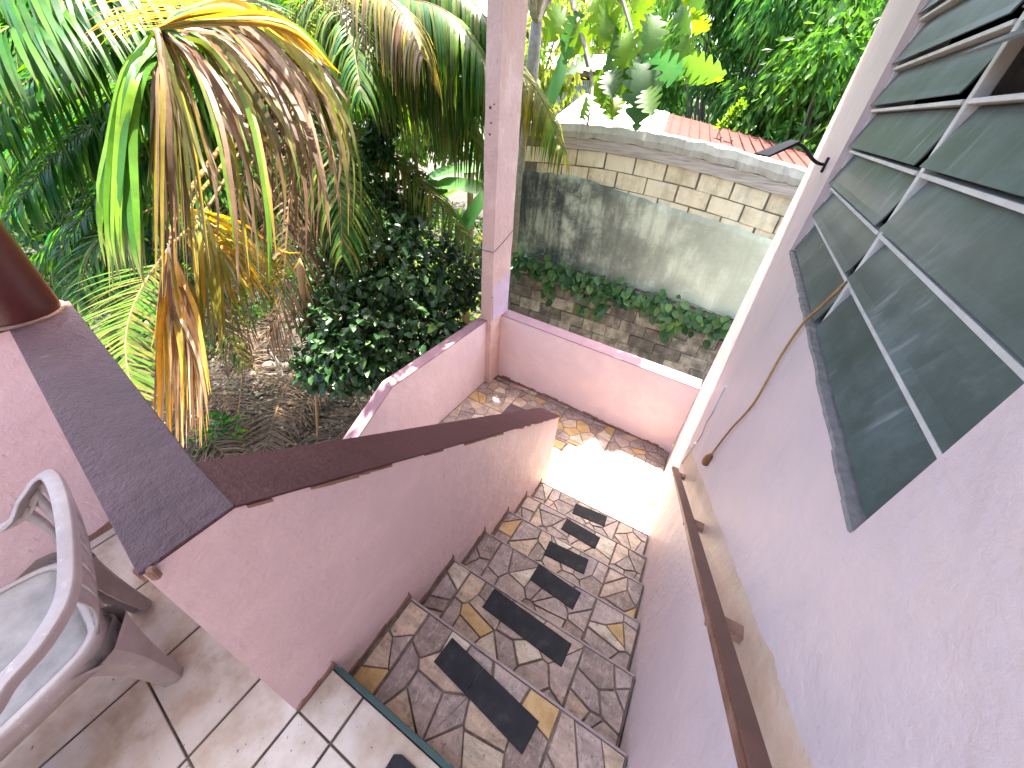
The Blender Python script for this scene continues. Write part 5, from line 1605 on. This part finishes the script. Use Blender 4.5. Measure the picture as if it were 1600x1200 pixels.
# ================================================================== neighbours' roofs
nb = thing('neighbour_house', 'low neighbouring house with a white zinc roof and a salmon red roof', 'house', (-1.5, 9.5, GZ))
def slab(mb, pts, th=.05):
    mb.hexa([Vector(p) - Vector((0, 0, th)) for p in pts], pts)
wr_ = [PY(845, 200, 7.4), PY(1034, 212, 7.4), PY(1046, 176, 11.5), PY(915, 146, 11.5)]
m = MB(); slab(m, wr_); m.build('white_roof', mat_zinc, nb)
rr_ = [PY(1034, 212, 7.39), PY(1300, 275, 7.39), PY(1262, 236, 11.0), PY(1046, 177, 11.5)]
m = MB(); slab(m, rr_); m.build('red_roof', mat_redroof, nb)
for (pts, mat_, n_) in ((wr_, mat_zinc, 9), (rr_, mat_redroof, 14)):
    for k in range(n_):
        t = (k + .5) / n_
        a = pts[0].lerp(pts[1], t); b = pts[3].lerp(pts[2], t)
        MB().tube([a + Vector((0, 0, .008)), b + Vector((0, 0, .008))], .016, 6).build('roof_rib', mat_, nb)
back = [PY(915, 146, 11.5), PY(1046, 176, 11.5), PY(1262, 236, 11.0)]
m = MB()
zl = min(p.z for p in wr_ + rr_)
m.hexa(((wr_[0].x+.2, 7.7, GZ), (rr_[1].x-.2, 7.7, GZ), (rr_[2].x-.1, 10.8, GZ), (wr_[3].x+.2, 11.2, GZ)), ((wr_[0].x+.2, 7.7, wr_[0].z-.12), (rr_[1].x-.2, 7.7, rr_[1].z-.12), (rr_[2].x-.1, 10.8, rr_[2].z-.12), (wr_[3].x+.2, 11.2, wr_[3].z-.12)))
m.build('wall', mat_farwall, nb)
# brown pergola-like house with lattice farther back
lh = thing('lattice_house', 'distant house with a red brown eave and white lattice screens', 'house', (PY(910, 130, 16).x, 16, GZ))
xa_, xb_ = PY(826, 140, 16).x, PY(1010, 150, 16).x
zt = PY(860, 118, 16).z
MB().box(xa_ - 1, xb_, 16.3, 19, GZ, zt - .05).build('wall', mat_farwall, lh)
MB().box(xa_ - 1.3, xb_ + .2, 15.6, 19.3, zt, zt + .16).build('eave', mat_wood, lh)
MB().hexa(((xa_-1.3,15.5,zt+.161),(xb_+.2,15.5,zt+.161),(xb_+.2,19.4,zt+.161),(xa_-1.3,19.4,zt+.161)), ((xa_-1.2,15.6,zt+.20),(xb_+.1,15.6,zt+.20),(xb_+.1,17.5,zt+.75),(xa_-1.2,17.5,zt+.75))).build('roof', mat_zinc, lh)
n_ = 5
for k in range(n_ + 1):
    x = xa_ + (xb_ - xa_) * k / n_
    MB().box(x - .06, x + .06, 15.7, 15.82, GZ, zt - .002).build('post', mat_wood, lh)
for k in range(n_):
    x0 = xa_ + (xb_ - xa_) * k / n_ + .08; x1 = xa_ + (xb_ - xa_) * (k + 1) / n_ - .08
    m = MB()
    for i in range(11):
        x = x0 + (x1 - x0) * i / 10; m.box(x - .012, x + .012, 15.74, 15.76, zt - 1.6, zt - .1)
    for i in range(13):
        z = zt - 1.6 + 1.5 * i / 12; m.box(x0, x1, 15.765, 15.78, z - .012, z + .012)
    m.build('lattice', mat_white, lh)

# ================================================================== background trees
def tree(name, label, base, height, radii, ncl, nlf, size, cols, slim=.35, droop=.5, group=None, cr=.75, asp=.5):
    t = thing(name, label, 'tree', base, group)
    b = Vector(base); cc = b + Vector((0, 0, height))
    tr = MB()
    th_ = cc - Vector((0, 0, radii[2] * .5))
    tr.tube(crom([b - Vector((0, 0, .3)), b.lerp(th_, .5) + rv(.15), th_], 10), [.16 * height / 5 * (1 - .06 * k) for k in range(11)], 9)
    lf_ = MB()
    for k in range(ncl):
        v = rv(1)
        while v.length > 1 or v.length < .35: v = rv(1)
        c = cc + Vector((v.x * radii[0], v.y * radii[1], v.z * radii[2]))
        if k % 2 == 0:
            tr.tube(crom([th_ + rv(.2), th_.lerp(c, .55) + rv(.25), c], 6), [.05 - .007 * j for j in range(7)], 5)
        r = cr * rnd.uniform(.7, 1.25)
        ccol = rnd.choice(cols); sh = rnd.uniform(.75, 1.25)
        for j in range(nlf):
            w_ = rv(1)
            if w_.length > 1: w_ = w_.normalized() * rnd.random()
            p = c + Vector((w_.x * r, w_.y * r, w_.z * r * .75))
            d = (w_ * .7 + rv(.5) + Vector((0, 0, -droop))).normalized()
            L_ = size * rnd.uniform(.7, 1.3)
            s = d.cross(rv(1)).normalized() * L_ * slim * asp
            m_ = p + d * L_ * .5; e = p + d * L_ + Vector((0, 0, -L_ * .12))
            i0 = len(lf_.v)
            lf_.v += [tuple(p), tuple(m_ - s), tuple(e), tuple(m_ + s)]
            col_ = lerp(ccol, rnd.choice(cols), .35); col_ = tuple(x * sh for x in col_)
            lf_.c += [col_] * 4
            lf_.f += [(i0, i0+1, i0+2), (i0, i0+2, i0+3)]
    tr.build('trunk', mat_branch, t, smooth=True)
    lf_.build('crown', mat_foliage, t)
    return t
DK = [(.016, .075, .022), (.028, .105, .025), (.045, .14, .025)]
MID = [(.04, .14, .02), (.07, .19, .025), (.11, .24, .03)]
YG = [(.14, .20, .03), (.20, .25, .035), (.09, .17, .03), (.26, .28, .05)]
def gbase(px, y): p = PY(px, 100, y); return (p.x, y, GZ)
tree('mango_tree', 'big dense dark green tree behind the red roof', gbase(1150, 14.5), 4.6, (3.4, 2.4, 4.6), 200, 260, .27, DK + MID, .26, 1.0)
tree('mango_tree', 'paler open tree with pale branches beside the house corner', gbase(1330, 12.5), 3.9, (1.5, 1.8, 3.6), 60, 200, .20, MID + DK[2:] + YG[2:3], .42, .6)
tree('garden_tree', 'sunlit yellow green tree hanging behind the breadfruit leaves', gbase(930, 21), 5.0, (4.6, 2.0, 4.2), 150, 150, .34, YG + MID[1:], .4, .6)
tree('garden_tree', 'yellow green tree just right of the pink post top', gbase(840, 13), 4.9, (1.3, 1.3, 2.3), 34, 100, .22, YG, .4, .8, cr=.5)
tree('garden_tree', 'bright green tree behind the drooping palm leaflets left of the post', gbase(640, 15), 4.2, (3.6, 2.0, 3.2), 80, 110, .32, MID + YG[:3], .42, .6)
tree('garden_tree', 'green tree far behind the palm crown', gbase(500, 15), 4.4, (4.0, 2.4, 3.6), 80, 110, .36, MID + DK, .42, .6)
for lab, px, py, t_ in (('dark green tree behind the broken frond at the left', 300, 150, 11), ('dark green tree behind the fronds at the far left edge', 40, 120, 11.5)):
    p = P(px, py, t_)
    tree('garden_tree', lab, (p.x, p.y, GZ), 3.6, (4.2, 3.4, 3.4), 80, 110, .42, DK + MID, .42, .6)
# low undergrowth filling the far garden
ug = MB()
for k in range(19000):
    px = rnd.uniform(-150, 830); t_ = rnd.uniform(5.5, 12)
    py = rnd.uniform(60, 420)
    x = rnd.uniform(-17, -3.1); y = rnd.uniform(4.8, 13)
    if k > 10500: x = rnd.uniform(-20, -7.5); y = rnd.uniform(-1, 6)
    if x > -4.2 and y < 6.5: continue
    if (x + 5) ** 2 + (y - 3) ** 2 < 1.5: continue
    hgt = (.35 + 1.1 * max(0, noise.noise(Vector((x * .6, y * .6, 2))) + .35)) * (min(1, (y - 3.2) / 2.5) if x > -7.5 else 1)
    z = ground_z(x, y) + rnd.uniform(0, 1) * hgt
    p = Vector((x, y, z)); d = rv(1) + Vector((0, 0, .5)); d.normalize()
    L_ = rnd.uniform(.12, .34); s = d.cross(rv(1)).normalized() * L_ * .2
    i0 = len(ug.v); m_ = p + d * L_ * .5
    ug.v += [tuple(p), tuple(m_ - s), tuple(p + d * L_ + Vector((0, 0, -.1 * L_))), tuple(m_ + s)]
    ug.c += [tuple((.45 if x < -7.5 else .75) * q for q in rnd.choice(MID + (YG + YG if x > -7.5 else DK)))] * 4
    ug.f += [(i0, i0+1, i0+2), (i0, i0+2, i0+3)]
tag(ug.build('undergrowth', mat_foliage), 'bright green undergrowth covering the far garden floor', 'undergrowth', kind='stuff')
# young light green shoot rising behind the red roof
yp = thing('leafy_shoot', 'light green feathery shoot rising behind the red roof', 'plant', (PY(1130, 200, 9).x, 9.3, GZ))
a, b = PY(1126, 197, 9.0), PY(1160, 164, 9.0)
m = MB(); m.tube([Vector(yp.location), a, b], .012, 6); m.build('stem', mat_branch, yp)
m = MB()
for k in range(260):
    t = rnd.random(); p = a.lerp(b, t) + rv(.035)
    d = (rv(1) + Vector((0, -.3, .2))).normalized(); L_ = rnd.uniform(.07, .13); s = d.cross(rv(1)).normalized() * L_ * .22
    i0 = len(m.v); m_ = p + d * L_ * .5
    m.v += [tuple(p), tuple(m_ - s), tuple(p + d * L_), tuple(m_ + s)]; m.c += [rnd.choice(LIME + [(.26, .42, .05)])] * 4
    m.f += [(i0, i0+1, i0+2), (i0, i0+2, i0+3)]
m.build('foliage', mat_foliage, yp)['kind'] = 'stuff'
